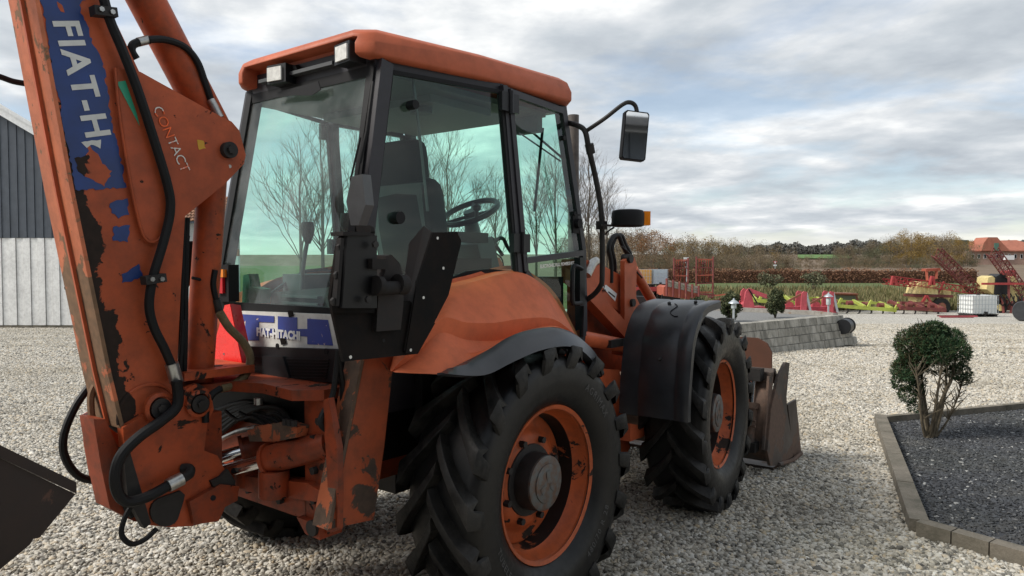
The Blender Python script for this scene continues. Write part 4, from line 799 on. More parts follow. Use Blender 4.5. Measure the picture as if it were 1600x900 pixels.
# ---------------------------------------------------------------- mirrors, grab rails, beacon lamps, exhaust
def mirror_arm(s):
    def X(p): return V((p.x, p.y*s, p.z))
    def PX(u, v, y): return X(P(u, v, y=y))
    rail = MB().tube(spline([PX(888, 192, -.69), PX(902, 196, -.78), PX(914, 205, -.85), PX(920, 232, -.87), PX(932, 285, -.87), PX(940, 340, -.87), PX(941, 430, -.86), PX(938, 447, -.84), PX(928, 460, -.78), PX(914, 470, -.70)], 5), .0165, 10).build('mirror_rail', M['iron'], BH)
    MB().tube([PX(920.5, 225, -.87), PX(923.5, 240, -.87)], .027, 12).build('rail_sleeve', M['iron'], rail)
    MB().tube(spline([PX(917, 204, -.86), PX(945, 185, -.98), PX(972, 164, -1.07), PX(984, 160, -1.10), PX(993, 166, -1.12), PX(996, 182, -1.13)], 5), .013, 8).build('mirror_arm', M['iron'], rail)
    q = [P(972, 180, y=-1.22), P(1007, 175, y=-1.06), P(1015, 245, y=-1.06), P(980, 251, y=-1.22)]
    q = [P(971.5, 180.5, y=-1.145), P(1007, 174.5, x=P(971.5, 180, y=-1.145).x+.03)]
    c = P(993, 212, y=-1.13); wv = cr.copy(); wv = (wv*.98 + V((cf.x, cf.y, 0))*.18).normalized(); hv = V((-.05*wv.y*0, 0, 1)); nv = wv.cross(V((0, 0, 1))).normalized()
    tilt = Matrix.Rotation(rad(-5), 3, nv)
    def mp(a, b, d): return X(c + tilt @ (wv*a) + tilt @ (V((0, 0, 1))*b) + nv*d)
    o = [(-.073, -.13), (-.063, -.142), (.063, -.142), (.073, -.13), (.073, .13), (.063, .142), (-.063, .142), (-.073, .13)]
    sgn = 1 if (mp(0, 0, .1)-CAM).length < (mp(0, 0, 0)-CAM).length else -1
    hs = MB().prism([mp(a, b, 0) for a, b in o], (mp(0, 0, -sgn*.05)-mp(0, 0, 0))).build('mirror_housing', M['seal'], rail, bevel=.008)
    MB().prism([mp(a*.92, b*.95, sgn*.0015) for a, b in o], (mp(0, 0, -sgn*.001)-mp(0, 0, 0))).build('mirror_glass', M['mirror'], rail)
    # round lamp lying on its bracket
    MB().bar(PX(937, 352, -.88), PX(987, 353, -1.0), .035, .012).build('lamp_bracket', M['iron'], rail, bevel=.003)
    MB().box(PX(940, 352, -.87), (.05, .05, .05)).build('bracket_clamp', M['iron'], rail, bevel=.01)
    lc = PX(981, 341, -1.0); zl = V((0, 0, 1))
    lm = MB().lathe([(.001, -.052), (.085, -.052), (.098, -.045), (.10, -.01), (.10, .03), (.092, .046), (.07, .052), (.001, .054)], 32, Matrix.Translation(lc) @ Matrix.Rotation(rad(90), 4, 'X')).build('side_lamp', M['seal'], rail)
    MB().box(lc+V((.085, -.05*s, .0)), (.07, .10, .085), Matrix.Rotation(rad(-38*s), 3, 'Z')).build('amber_lens', M['amber'], rail, bevel=.008)
    MB().tube(spline([PX(946, 366, -.87), PX(952, 360, -.92), PX(960, 355, -.95)], 4), .006, 6).build('lamp_cable', M['rubber'], rail)
mirror_arm(1); mirror_arm(-1)
MB().tube([P(896, 420, y=-.10), P(896, 180, y=-.10)], .042, 18).build('exhaust_pipe', plain('rusty_exhaust', (.085, .07, .06), .65, var=.4), BH)
# ================================================================ the ground
def grid_ground(name, x0, x1, n, fn, mat, kind='structure'):
    pass
A2 = V((math.cos(YAW), math.sin(YAW), 0)); B2 = V((math.sin(YAW), -math.cos(YAW), 0))
def DL(d, l, z=None): p = V((CAM.x, CAM.y, 0)) + A2*d + B2*l; p.z = ground_z(p) if z is None else z; return p
mb = MB(); ds = [-60, -20, -6, -2, 0, 2, 4, 6, 8, 10, 12, 14, 15, 16, 20, 24, 28, 32, 36, 40, 42, 46, 52, 60, 80, 120, 200, 400, 900, 2500]; ls = [-2500, -800, -300, -120, -60, -40, -30, -24, -18, -12, -8, -4, 0, 4, 8, 12, 18, 24, 30, 40, 60, 120, 300, 800, 2500]
mb.loft([[DL(d, l) for l in ls] for d in ds]); gm = mb
m = Mat('pale_gravel'); c = m.coord()
vo = m.n('ShaderNodeTexVoronoi'); vo.inputs['Scale'].default_value = 30; m.l(c, vo.inputs['Vector'])
v2 = m.n('ShaderNodeTexVoronoi'); v2.inputs['Scale'].default_value = 17; m.l(c, v2.inputs['Vector'])
bigv = m.noise(.45, 5, .6); sc1 = m.n('ShaderNodeSeparateColor'); m.l(vo.outputs['Color'], sc1.inputs[0])
stone = m.ramp(sc1.outputs[0], [(0., (.14, .13, .115)), (.2, (.38, .355, .30)), (.5, (.58, .55, .48)), (.8, (.68, .65, .58)), (1., (.78, .76, .71))])
stone = m.mix(m.ramp(vo.outputs['Distance'], [(.35, 0.), (.8, .55)]), stone, (.10, .095, .085))
stone = m.mix(m.ramp(bigv, [(.45, 0.), (.75, .25)]), stone, (.34, .29, .20))
m.set(col=stone, rough=.85); m.bump(m.math('ADD', m.math('MULTIPLY', vo.outputs['Distance'], -1.), m.math('MULTIPLY', v2.outputs['Distance'], -.5)), .9, .03); M['gravel'] = m.m
g = gm.build('ground', M['gravel']); g['kind'] = 'structure'
# grass and field sheets beyond the yard
def stripmat(name, c1_, c2_, sc=6, stretch=None):
    m = Mat(name); a = m.noise(sc, 6, .65, 0, stretch); b = m.noise(sc*.07, 4, .6, 3)
    m.set(col=m.mix(m.ramp(b, [(.35, 0.), (.68, 1.)]), m.mix(a, c1_, tuple(x*.55 for x in c1_)), m.mix(a, c2_, tuple(x*.6 for x in c2_))), rough=.95, spec=.15); m.bump(a, .8, .1); return m.m
M['grass'] = stripmat('rough_grass', (.13, .14, .055), (.19, .16, .075), 4)
M['lawn'] = stripmat('green_grass', (.115, .155, .062), (.14, .17, .075), 3)
M['stubble'] = stripmat('brown_stubble_field', (.19, .145, .105), (.24, .185, .135), 1.2)
M['field'] = stripmat('winter_wheat_field', (.12, .23, .075), (.15, .24, .09), .8)
def LU_(u, d): return (u-800)/FPX*d
def sheet(name, quad, z, mat):
    o = MB().add([V((p.x, p.y, z)) for p in quad], [(0, 1, 2, 3)]).build(name, mat); o['kind'] = 'structure'; return o
sheet('meadow', [DL(50, -2400, 0), DL(50, 2400, 0), DL(2400, 2400, 0), DL(2400, -2400, 0)], -1.116, M['lawn'])
sheet('grass_verge', [DL(46, -12, 0), DL(46, 200, 0), DL(82, 250, 0), DL(82, -20, 0)], -1.112, M['grass'])
sheet('lawn', [DL(82.1, -30, 0), DL(82.1, 250, 0), DL(104, 260, 0), DL(104, -40, 0)], -1.110, M['lawn'])
sheet('far_lawn', [DL(40, -70, 0), DL(40, -13, 0), DL(81, -22, 0), DL(200, -220, 0)], -1.108, M['lawn'])
def slope_sheet(name, d0, z0, d1, z1, l0, l1, mat, nseg=10):
    mb = MB(); mb.loft([[DL(d, l, z) for l in [l0*d/d0+(l1-l0)*d/d0*k/nseg for k in range(nseg+1)]] for d, z in ((d0, z0), ((d0+d1)/2, (z0+z1)/2), (d1, z1))]); o = mb.build(name, mat); o['kind'] = 'structure'; return o
slope_sheet('stubble_field', 110, -1.10, 330, 1.2, -20, 100, M['stubble'])
slope_sheet('wheat_field', 112, -1.085, 180, -.55, 50, 105, M['field'])
slope_sheet('hill_field', 330, 1.1, 620, 8.5, -60, 290, M['stubble'])
slope_sheet('green_hill_patch', 420, 4.1, 580, 7.9, LU_(1246, 420), LU_(1330, 420), M['field'])
slope_sheet('ridge', 640, -1.2, 700, 9, -500, 900, M['stubble'])
# ---------------------------------------------------------------- scattered stones
SL = {'gravel': 'pale rounded pebbles covering the near yard', 'far_gravel': 'pale pebbles covering the sloping far yard', 'slate_chippings': 'dark slate chippings filling the kerbed bed'}
def scatter(name, polys, density, smin, smax, mat, seed, flat=(.5, .8), lift=-.006):
    base = MB()
    for q in polys: base.add(q, [tuple(range(len(q)))])
    o = base.build(name, mat); o['kind'] = 'stuff'
    ng = bpy.data.node_groups.new(name, 'GeometryNodeTree'); ng.interface.new_socket('Geometry', in_out='INPUT', socket_type='NodeSocketGeometry'); ng.interface.new_socket('Geometry', in_out='OUTPUT', socket_type='NodeSocketGeometry')
    N = ng.nodes; K = ng.links; gi = N.new('NodeGroupInput'); go = N.new('NodeGroupOutput')
    ds_ = N.new('GeometryNodeDistributePointsOnFaces'); ds_.inputs['Density'].default_value = density; ds_.inputs['Seed'].default_value = seed; K.new(gi.outputs[0], ds_.inputs['Mesh'])
    join = N.new('GeometryNodeJoinGeometry')
    for k in range(5):
        ico = N.new('GeometryNodeMeshIcoSphere'); ico.inputs['Subdivisions'].default_value = 2; ico.inputs['Radius'].default_value = .5
        sp = N.new('GeometryNodeSetPosition'); nz = N.new('ShaderNodeTexNoise'); nz.inputs['Scale'].default_value = 1.5; nz.inputs['Detail'].default_value = 1
        pos = N.new('GeometryNodeInputPosition'); ad = N.new('ShaderNodeVectorMath'); ad.operation = 'ADD'; ad.inputs[1].default_value = (k*3.7, k*1.3, k); K.new(pos.outputs[0], ad.inputs[0]); K.new(ad.outputs[0], nz.inputs['Vector'])
        sb_ = N.new('ShaderNodeVectorMath'); sb_.operation = 'SUBTRACT'; sb_.inputs[1].default_value = (.5, .5, .5); K.new(nz.outputs['Color'], sb_.inputs[0])
        ml = N.new('ShaderNodeVectorMath'); ml.operation = 'SCALE'; ml.inputs['Scale'].default_value = 1.0; K.new(sb_.outputs[0], ml.inputs[0])
        K.new(ico.outputs[0], sp.inputs['Geometry']); K.new(ml.outputs[0], sp.inputs['Offset'])
        sh = N.new('GeometryNodeSetShadeSmooth'); K.new(sp.outputs[0], sh.inputs[0]); gin = N.new('GeometryNodeGeometryToInstance'); K.new(sh.outputs[0], gin.inputs[0]); K.new(gin.outputs[0], join.inputs[0])
    ip = N.new('GeometryNodeInstanceOnPoints'); ip.inputs['Pick Instance'].default_value = True; K.new(ds_.outputs[0], ip.inputs['Points']); K.new(join.outputs[0], ip.inputs['Instance'])
    rr = N.new('FunctionNodeRandomValue'); rr.data_type = 'FLOAT_VECTOR'; rr.inputs[0].default_value = (-.35, -.35, 0); rr.inputs[1].default_value = (.35, .35, 6.28); K.new(rr.outputs[0], ip.inputs['Rotation'])
    rs = N.new('FunctionNodeRandomValue'); rs.data_type = 'FLOAT_VECTOR'; rs.inputs[0].default_value = (.8, .65, flat[0]); rs.inputs[1].default_value = (1.35, 1.0, flat[1]); rs.inputs['Seed'].default_value = 5
    r1 = N.new('FunctionNodeRandomValue'); r1.inputs[2].default_value = 0; r1.inputs[3].default_value = 1; r1.inputs['Seed'].default_value = 9
    pw = N.new('ShaderNodeMath'); pw.operation = 'POWER'; pw.inputs[1].default_value = 2.0; K.new(r1.outputs[1], pw.inputs[0])
    mr = N.new('ShaderNodeMath'); mr.operation = 'MULTIPLY_ADD'; mr.inputs[1].default_value = smax-smin; mr.inputs[2].default_value = smin; K.new(pw.outputs[0], mr.inputs[0])
    sc_ = N.new('ShaderNodeVectorMath'); sc_.operation = 'SCALE'; K.new(rs.outputs[0], sc_.inputs[0]); K.new(mr.outputs[0], sc_.inputs['Scale']); K.new(sc_.outputs[0], ip.inputs['Scale'])
    sm = N.new('GeometryNodeSetMaterial'); sm.inputs['Material'].default_value = mat; K.new(ip.outputs[0], sm.inputs[0]); K.new(sm.outputs[0], go.inputs[0])
    md = o.modifiers.new('scatter', 'NODES'); md.node_group = ng
    o['label'] = SL[name]; o['category'] = 'gravel'; return o
def stonemat(name, stops, tint=None):
    m = Mat(name); oi = m.n('ShaderNodeObjectInfo'); a = m.noise(1.2, 4, .6)
    c = m.ramp(oi.outputs['Random'], stops); ge = m.n('ShaderNodeNewGeometry')
    def wn_(sc, det):
        x = m.n('ShaderNodeTexNoise'); x.inputs['Scale'].default_value = sc; x.inputs['Detail'].default_value = det; m.l(ge.outputs['Position'], x.inputs['Vector']); return x.outputs[0]
    c = m.mix(m.math('MULTIPLY', a, .30), c, (.10, .09, .075)); c = m.mix(m.ramp(wn_(.55, 4), [(.46, 0.), (.68, .30)]), c, tint or (.20, .165, .10)); c = m.mix(m.ramp(wn_(2.3, 4), [(.5, 0.), (.72, .35)]), c, (.10, .095, .085)); m.set(col=c, rough=.7, spec=.35); return m.m
M['pebble'] = stonemat('gravel_pebble', [(0., (.08, .078, .074)), (.1, (.22, .21, .18)), (.3, (.40, .365, .30)), (.55, (.58, .54, .46)), (.75, (.62, .60, .54)), (.9, (.52, .42, .28)), (1., (.80, .78, .72))])
M['slate'] = stonemat('slate_chipping', [(0., (.014, .016, .020)), (.5, (.034, .039, .047)), (.9, (.065, .072, .084)), (.965, (.10, .105, .11)), (1., (.42, .42, .40))], (.05, .055, .04))
# slate bed on the right with its kerb
k0 = G(1375, 662); k1 = G(1436, 836); k2 = G(1600, 884) + (G(1600, 884)-G(1436, 836))*.8; k3 = G(1600, 640); k3 = k3 + (k3-k0).normalized()*4.5
bed = [k0, k1, k2, k3]
kout = (k1-k2).normalized()
area = [DL(.6, -3.4, .003), DL(.6, 3.4, .003), DL(15.8, 13.5, .003), DL(15.8, -13.5, .003)]
# keep the pale stones off the slate bed: split the visible yard round it
E_ = .003
def at(p): return V((p.x, p.y, E_))
bedline = k0 + (k0-k3).normalized()*40
yard2 = [[DL(a, -13.0*a/14), DL(a, 14.5*a/14), DL(b, 14.5*b/14), DL(b, -13.0*b/14)] for a, b in ((13.9, 15), (15, 16), (16, 20), (20, 24), (24, 28))]
yard = [[at(DL(.6, -3.4)), at(DL(.6, 2.6)), at(k2), at(k1), at(k0), at(DL(13.9, -12.5))], [at(k0), at(k3), at(DL(13.9, 14)), at(DL(13.9, -12.5))]]
scatter('gravel', yard, 3000, .013, .041, M['pebble'], 3)
scatter('far_gravel', [[p+V((0, 0, .003)) for p in q] for q in yard2], 950, .020, .055, M['pebble'], 7)
scatter('slate_chippings', [[V((p.x, p.y, .012)) for p in (k0, k1, k2, k3)]], 3600, .012, .034, M['slate'], 4, (.35, .6))
o = MB().add([V((p.x, p.y, .008)) for p in (k0, k1, k2, k3)], [(0, 1, 2, 3)]).build('slate_bed', plain('dark_slate_ground', (.035, .038, .043), .8, scale=40)); o['kind'] = 'structure'
m = Mat('weathered_kerb_concrete'); a = m.noise(4, 7, .7); b = m.noise(60, 4, .6); m.set(col=m.mix(m.ramp(a, [(.35, 0.), (.68, 1.)]), m.mix(b, (.24, .21, .165), (.14, .12, .095)), m.mix(b, (.11, .10, .075), (.055, .052, .035))), rough=.9); m.bump(b, .5, .01); M['kerb'] = m.m
kerb = thing('kerb_edging', 'low weathered concrete kerb around the dark slate bed', 'kerb', k1)
def kerbrun(a, b, h, w, n):
    t = (b-a)/n; tn = t.normalized(); sdv = V((-tn.y, tn.x, 0))*w/2
    for i in range(n):
        p = a+t*i+tn*.004-k1; q = a+t*(i+1)-tn*.004-k1; dz = random.Random(i+int(h*100)).uniform(-.006, .006)
        MB().prism([p-sdv+V((0, 0, -.02)), p+sdv+V((0, 0, -.02)), q+sdv+V((0, 0, -.02)), q-sdv+V((0, 0, -.02))], (0, 0, h+.02+dz)).build('kerb_stone', M['kerb'], kerb, bevel=.018, seg=2)
kerbrun(k0, k1, .105, .115, 4); kerbrun(k1, k2, .10, .10, 5); kerbrun(k0, k3, .085, .07, 7)
# ================================================================ buildings
rnd = random.Random(11)
def LU(u, d): return (u-800)/FPX*d
def ZV(v, d): return CAM.z + (410-v)/FPX*d
def frame_at(d, l, z): return V(DL(d, l, z))
def local(o, d, l, z): return DL(d, l, z) - o           # point relative to a thing's base
M['board_white'] = paint('weathered_white_boards', (.82, .82, .80), .28, 6, under=(.22, .21, .19), rough=.7, dirt=.3, fade=.1)
M['board_dark'] = plain('blue_grey_cladding', (.062, .074, .092), .55, var=.15, scale=4)
M['white_trim'] = plain('white_trim', (.70, .71, .71), .5)
M['roof_sheet'] = plain('grey_roof_sheet', (.16, .16, .165), .7)
M['tile'] = plain('brown_roof_tile', (.20, .095, .05), .8, var=.4, scale=3)
M['wallgrey'] = plain('pale_corrugated_wall', (.50, .51, .51), .6)
M['brick'] = plain('red_brick', (.30, .12, .07), .85, var=.25, scale=20)
def barn():
    RE = ray(163, 410); RE.z = 0; RE.normalize()
    d0 = 24.8; z0 = DL(24.8, -16).z; base = DL(d0, LU(-100, d0), z0)
    o = thing('barn', 'barn with dark blue-grey upper cladding over white boarded lower wall', 'barn', base)
    zw = ZV(372, d0); eu, ru = 160, -100; ze = ZV(262, d0); zr = ZV(108, d0)
    def top(u): return zr + (ze-zr)*abs(u-ru)/(eu-ru)
    n = 46; us = [-360+520*i/n for i in range(n+1)]
    wl = MB().prism([local(base, d0+.10, LU(-359, d0), z0), local(base, d0+.10, LU(159, d0), z0), local(base, d0+.10, LU(159, d0), ze), local(base, d0+.10, LU(ru, d0), zr), local(base, d0+.10, LU(-359, d0), ze)], RE*9).build('wall', M['board_dark'], o)
    for i in range(n):
        a, b = LU(us[i], d0)+.012, LU(us[i+1], d0)-.012; j = .03*(i % 2)+rnd.uniform(0, .008)
        MB().prism([local(base, d0+.06-j, a, z0+.10), local(base, d0+.06-j, b, z0+.10), local(base, d0+.06-j, b, zw), local(base, d0+.06-j, a, zw)], A2*.05).build('board', M['board_white'], o)
    n = 80; us = [-360+520*i/n for i in range(n+1)]
    for i in range(n):
        a, b = LU(us[i], d0)+.006, LU(us[i+1], d0)-.006; j = .018*(i % 2)
        MB().prism([local(base, d0+.03-j, a, zw+.004), local(base, d0+.03-j, b, zw+.004), local(base, d0+.03-j, b, top(us[i+1])-.02), local(base, d0+.03-j, a, top(us[i])-.02)], A2*.05).build('cladding_panel', M['board_dark'], o)
    MB().prism([local(base, d0+.04, LU(-360, d0), z0-.1), local(base, d0+.04, LU(160, d0), z0-.1), local(base, d0+.04, LU(160, d0), z0+.095), local(base, d0+.04, LU(-360, d0), z0+.095)], A2*.05).build('plinth', M['kerb'], o)
    for sgn in (-1, 1):
        e = local(base, d0-.15, LU(ru+sgn*(eu-ru)*1.04, d0), ze-(zr-ze)*.04); r = local(base, d0-.15, LU(ru, d0), zr)
        MB().prism([e, r, r+V((0, 0, .16)), e+V((0, 0, .16))], RE*9.3).build('roof', M['roof_sheet'], o)
        e2, r2 = e-A2*.03-V((0, 0, .20)), r-A2*.03-V((0, 0, .20))
        MB().prism([e2, r2, r2+V((0, 0, .24)), e2+V((0, 0, .24))], A2*.028).build('bargeboard', M['white_trim'], o)
        MB().prism([e2+V((0, 0, .245))-A2*.04, r2+V((0, 0, .245))-A2*.04, r2+V((0, 0, .38))-A2*.04, e2+V((0, 0, .38))-A2*.04], A2*.06).build('verge_trim', M['white_trim'], o)
barn()
def house_left():
    d0 = 46; z0 = -1.12; lA, lB = LU(170, d0), LU(372, d0); RE = ray(372, 410); RE.z = 0; RE /= RE.dot(A2); base = DL(d0, (lA+lB)/2, z0)
    o = thing('farm_building', 'low farm building with brown tiled roof and pale corrugated wall behind the barn', 'building', base)
    ze, zr = ZV(347, d0), ZV(317, d0)+.6
    mb = MB(); n = 90
    mb.loft([[local(base, d0+(.04 if k % 2 else 0), lA+(lB-lA)*k/n, z) for k in range(n+1)] for z in (ZV(389, d0), ze)], False); mb.build('wall', M['wallgrey'], o)
    MB().prism([local(base, d0-.01, lA, ZV(400, d0)), local(base, d0-.01, lB, ZV(400, d0)), local(base, d0-.01, lB, ZV(389, d0)), local(base, d0-.01, lA, ZV(389, d0))], A2*.3).build('brick_band', M['brick'], o)
    MB().prism([local(base, d0-.02, lA, z0), local(base, d0-.02, lB, z0), local(base, d0-.02, lB, ZV(400, d0)-.01), local(base, d0-.02, lA, ZV(400, d0)-.01)], A2*.3).build('white_base', M['white_trim'], o)
    MB().prism([local(base, d0+.35, lA, z0), local(base, d0+.35, lB, z0), local(base, d0+.35, lB, ze), local(base, d0+.35, lA, ze)], RE*6).build('building_core', M['wallgrey'], o)
    rows = 9; cols = 40
    for r in range(rows):
        t0, t1 = r/rows, (r+1.12)/rows; mb = MB()
        mb.loft([[local(base, d0, lA-.2+(lB-lA+.25)*k/(cols*2), ze+(zr-ze)*t+.05*(k % 2)+up_)+RE*(-.4+3.6*t) for k in range(cols*2+1)] for t, up_ in ((t0, .06), (t1, .0))], True); mb.build('tile_course', M['tile'], o, thick=.02)
    MB().prism([local(base, d0, lA, zr)+RE*3.1, local(base, d0, lA, ze)+RE*6.8, local(base, d0, lB, ze)+RE*6.8, local(base, d0, lB, zr)+RE*3.1], (0, 0, -.1)).build('rear_roof', M['tile'], o)
    MB().bar(local(base, d0-.42, lA-.2, ze-.05), local(base, d0-.42, lB+.2, ze-.05), .12, .12).build('gutter', M['board_dark'], o)
house_left()
def shed_behind():
    d0 = -5.0; base = DL(d0, 1, 0)
    o = thing('machine_shed', 'dark blue-grey clad machine shed with a plain wall facing the yard', 'shed', base)
    MB().prism([local(base, d0, -9, 0), local(base, d0, 13, 0), local(base, d0, 13, 4.4), local(base, d0, -9, 4.4)], -A2*9).build('wall', M['board_dark'], o)
    for k in range(44):
        a = -9+.5*k; MB().prism([local(base, d0+.03, a+.01, .2), local(base, d0+.03, a+.46, .2), local(base, d0+.03, a+.46, 4.38), local(base, d0+.03, a+.01, 4.38)], -A2*.028).build('cladding_panel', M['board_dark'], o)
    MB().prism([local(base, d0+.7, -9.4, 4.4), local(base, d0+.7, 13.4, 4.4), local(base, d0-9, 13.4, 6.2), local(base, d0-9, -9.4, 6.2)], (0, 0, .16)).build('roof', M['roof_sheet'], o)
shed_behind()
M['redtile'] = plain('orange_roof_tile', (.34, .125, .08), .8, var=.15, scale=.6)
M['pale_brick'] = plain('pale_brick_wall', (.36, .24, .19), .9, scale=1)
def red_house():
    d0 = 300; z0 = 1.0; base = DL(d0, LU(1555, d0), z0); o = thing('brick_farmhouse', 'large brick farmhouse with orange tiled roof far across the fields', 'house', base)
    def q(u, v, dd=0): return local(base, d0+dd, LU(u, d0), ZV(v, d0))
    MB().prism([q(1513, 416), q(1640, 416), q(1640, 392), q(1513, 392)], A2*9).build('wall', M['pale_brick'], o)
    r = MB(); r.prism([q(1510, 393, -1), q(1642, 393, -1), q(1600, 376, 5), q(1525, 378, 5)], (0, 0, .4)); r.build('roof', M['redtile'], o)
    g = MB(); g.prism([q(1528, 392, -2), q(1572, 392, -2), q(1560, 380, -2), q(1552, 371, -2), q(1538, 371, -2), q(1531, 380, -2)], A2*8); g.build('gable_roof', M['redtile'], o)
    MB().prism([q(1513, 382, 9), q(1535, 382, 9), q(1534, 374, 9), q(1514, 374, 9)], A2*4).build('silo', plain('dark_green_sheet', (.05, .08, .06), .6), o, bevel=.4)
    MB().prism([q(1547, 392, -2.2), q(1554, 392, -2.2), q(1554, 380, -2.2), q(1547, 380, -2.2)], A2*1).build('dormer', plain('green_door', (.08, .17, .13), .7), o)
    for k in range(12):
        u = 1517+k*9.5; w = MB().prism([q(u, 404, -.2), q(u+4, 404, -.2), q(u+4, 397, -.2), q(u, 397, -.2)], A2*.15).build('window', M['white_trim'], o); MB().prism([q(u+.6, 403.4, -.28), q(u+3.4, 403.4, -.28), q(u+3.4, 397.6, -.28), q(u+.6, 397.6, -.28)], A2*.06).build('pane', M['seal'], w)
    MB().prism([q(1560, 406, -4), q(1574, 406, -4), q(1574, 399, -4), q(1560, 399, -4)], A2*1.5).build('white_shed', M['white_trim'], o)
    MB().prism([q(1599, 395, -3), q(1602, 395, -3), q(1602, 352, -3), q(1599, 352, -3)], A2*.7).build('chimney', M['board_dark'], o)
red_house()
# ================================================================ vegetation
def leafmat(name, c1_, c2_, c3_, trans=.25):
    m = Mat(name); g = m.n('ShaderNodeNewGeometry'); c = m.ramp(g.outputs['Random Per Island'], [(0., c1_), (.5, c2_), (1., c3_)]); m.set(col=c, rough=.7, spec=.25); return m.m
M['bark'] = plain('grey_bark', (.075, .062, .048), .9, var=.4, scale=12)
M['barkdark'] = plain('brown_bark', (.055, .042, .030), .9, var=.4, scale=12)
M['yew'] = leafmat('yew_needles', (.009, .027, .012), (.022, .058, .022), (.065, .085, .034))
M['yewbrown'] = leafmat('browned_yew_needles', (.022, .024, .010), (.05, .042, .018), (.085, .06, .026))
M['box'] = leafmat('box_leaves', (.018, .03, .012), (.05, .065, .028), (.11, .115, .055))
M['beech'] = leafmat('brown_beech_leaves', (.12, .06, .035), (.20, .10, .058), (.26, .145, .085))
M['aut1'] = leafmat('autumn_brown_leaves', (.09, .068, .04), (.16, .12, .072), (.22, .165, .095))
M['aut2'] = leafmat('autumn_ochre_leaves', (.10, .065, .02), (.22, .14, .035), (.30, .20, .05))
M['aut3'] = leafmat('autumn_orange_leaves', (.12, .055, .022), (.20, .09, .035), (.24, .14, .06))
M['aut4'] = leafmat('dull_green_leaves', (.06, .066, .038), (.10, .105, .06), (.15, .14, .08))
M['farwood'] = leafmat('far_wood', (.085, .09, .085), (.105, .105, .095), (.125, .115, .10))
def quads(mb, c, s, r, asp=1.0):
    a = V((r.gauss(0, 1), r.gauss(0, 1), r.gauss(0, 1))).normalized(); b = a.orthogonal().normalized()*s*.5; b.rotate(Matrix.Rotation(r.uniform(0, 6.3), 3, a)); e = a.cross(b)*asp
    mb.add([c-b-e*.4, c-b*.1-e, c+b*.9+e*.2, c+b*.1+e], [(0, 1, 2, 3)])
def inball(r):
    while True:
        p = V((r.uniform(-1, 1), r.uniform(-1, 1), r.uniform(-1, 1)))
        if p.length < 1: return p
def bare_tree(h, seed, levels=4, spread=.55, n0=9, upright=.55):
    r = random.Random(seed); tr = MB(); br = MB()
    path = [V((r.gauss(0, .03)*h*.2*(k/8), r.gauss(0, .03)*h*.2*(k/8), h*k/9)) for k in range(10)]; path[0] = V((0, 0, -.1))
    tr.tube(path, [h*.012*(1-.92*k/9)+.004 for k in range(10)], 6)
    def grow(p, dr, ln, rad_, lev):
        pts = [p]; dcur = dr.copy(); st = 4
        for k in range(st): dcur = (dcur + V((r.gauss(0, .12), r.gauss(0, .12), r.gauss(.06, .10)))).normalized(); pts.append(pts[-1]+dcur*ln/st)
        br.tube(pts, [rad_*(1-.8*k/st) for k in range(st+1)], 3 if lev > 1 else 4, False)
        if lev < levels:
            for k in range(5 if lev < 3 else 4):
                t = r.uniform(.25, 1); i = min(int(t*st), st-1); q = pts[i].lerp(pts[i+1], t*st-i); dd = (dcur + V((r.gauss(0, spread), r.gauss(0, spread), r.gauss(.05, spread*.6)))).normalized()
                grow(q, dd, ln*r.uniform(.42, .62), rad_*.55, lev+1)
    for k in range(n0*2):
        t = r.uniform(.22, .97); i = min(int(t*9), 8); q = path[i].lerp(path[i+1], t*9-i); a = r.uniform(0, 6.28)
        grow(q, V((math.cos(a)*(1-upright), math.sin(a)*(1-upright), upright)).normalized(), h*(.40*(1-t)+.10), h*.0042*(1-t)+.007, 2)
    return tr, br
def bare_tree_thing(u, d, vtop, seed, label, z0=-1.12, n0=9, up=.55):
    zt = ZV(vtop, d); h = zt-z0; base = DL(d, LU(u, d), z0); o = thing('bare_tree', label, 'tree', base, 'bare trees beyond the yard')
    tr, br = bare_tree(h, seed, 4, .42, n0+5, .66); tr.build('trunk', M['bark'], o); br.build('crown', M['barkpale'], o, kind='stuff'); return o
M['barkpale'] = plain('pale_brown_twigs', (.13, .105, .085), .9, var=.3, scale=3)
BT = 'tall bare winter tree beyond the yard, seen past the cab'
for u, d, vt, sd in ((505, 52, 175, 1), (470, 58, 215, 2), (560, 60, 205, 3), (655, 62, 205, 14), (700, 55, 205, 4), (745, 62, 285, 5), (775, 66, 270, 6), (838, 58, 255, 7), (868, 54, 235, 8), (893, 60, 250, 9), (920, 56, 240, 10), (948, 64, 285, 11), (610, 64, 200, 12)):
    bare_tree_thing(u, d, vt, sd, BT)
def leafy_template(mat, h, seed, dens, trunkmat):
    o = thing('autumn_tree', '', 'tree', (0, 0, -500)); r = random.Random(seed)
    tr, br = bare_tree(h, seed, 3, .6, 6, .5); tr.v += []; t = tr.build('trunk', trunkmat, o); 
    lv = MB(); k0 = [(V((r.gauss(0, .20)*h, r.gauss(0, .20)*h, h*r.uniform(.06, .90))), h*r.uniform(.09, .18)) for _ in range(22)]
    for c, rr in k0:
        for _ in range(int(dens*2.6)): p = c + inball(r)*rr; quads(lv, p, h*r.uniform(.009, .022), r)
    cw = lv.build('crown', mat, o, kind='stuff'); br.build('branches', trunkmat, o, kind='stuff'); return o
temps = [leafy_template(M[k], 8, 40+i, dn, M['barkpale']) for i, (k, dn) in enumerate((('aut1', 75), ('aut4', 85), ('aut2', 70), ('aut3', 75), ('aut1', 40), ('aut4', 65)))]
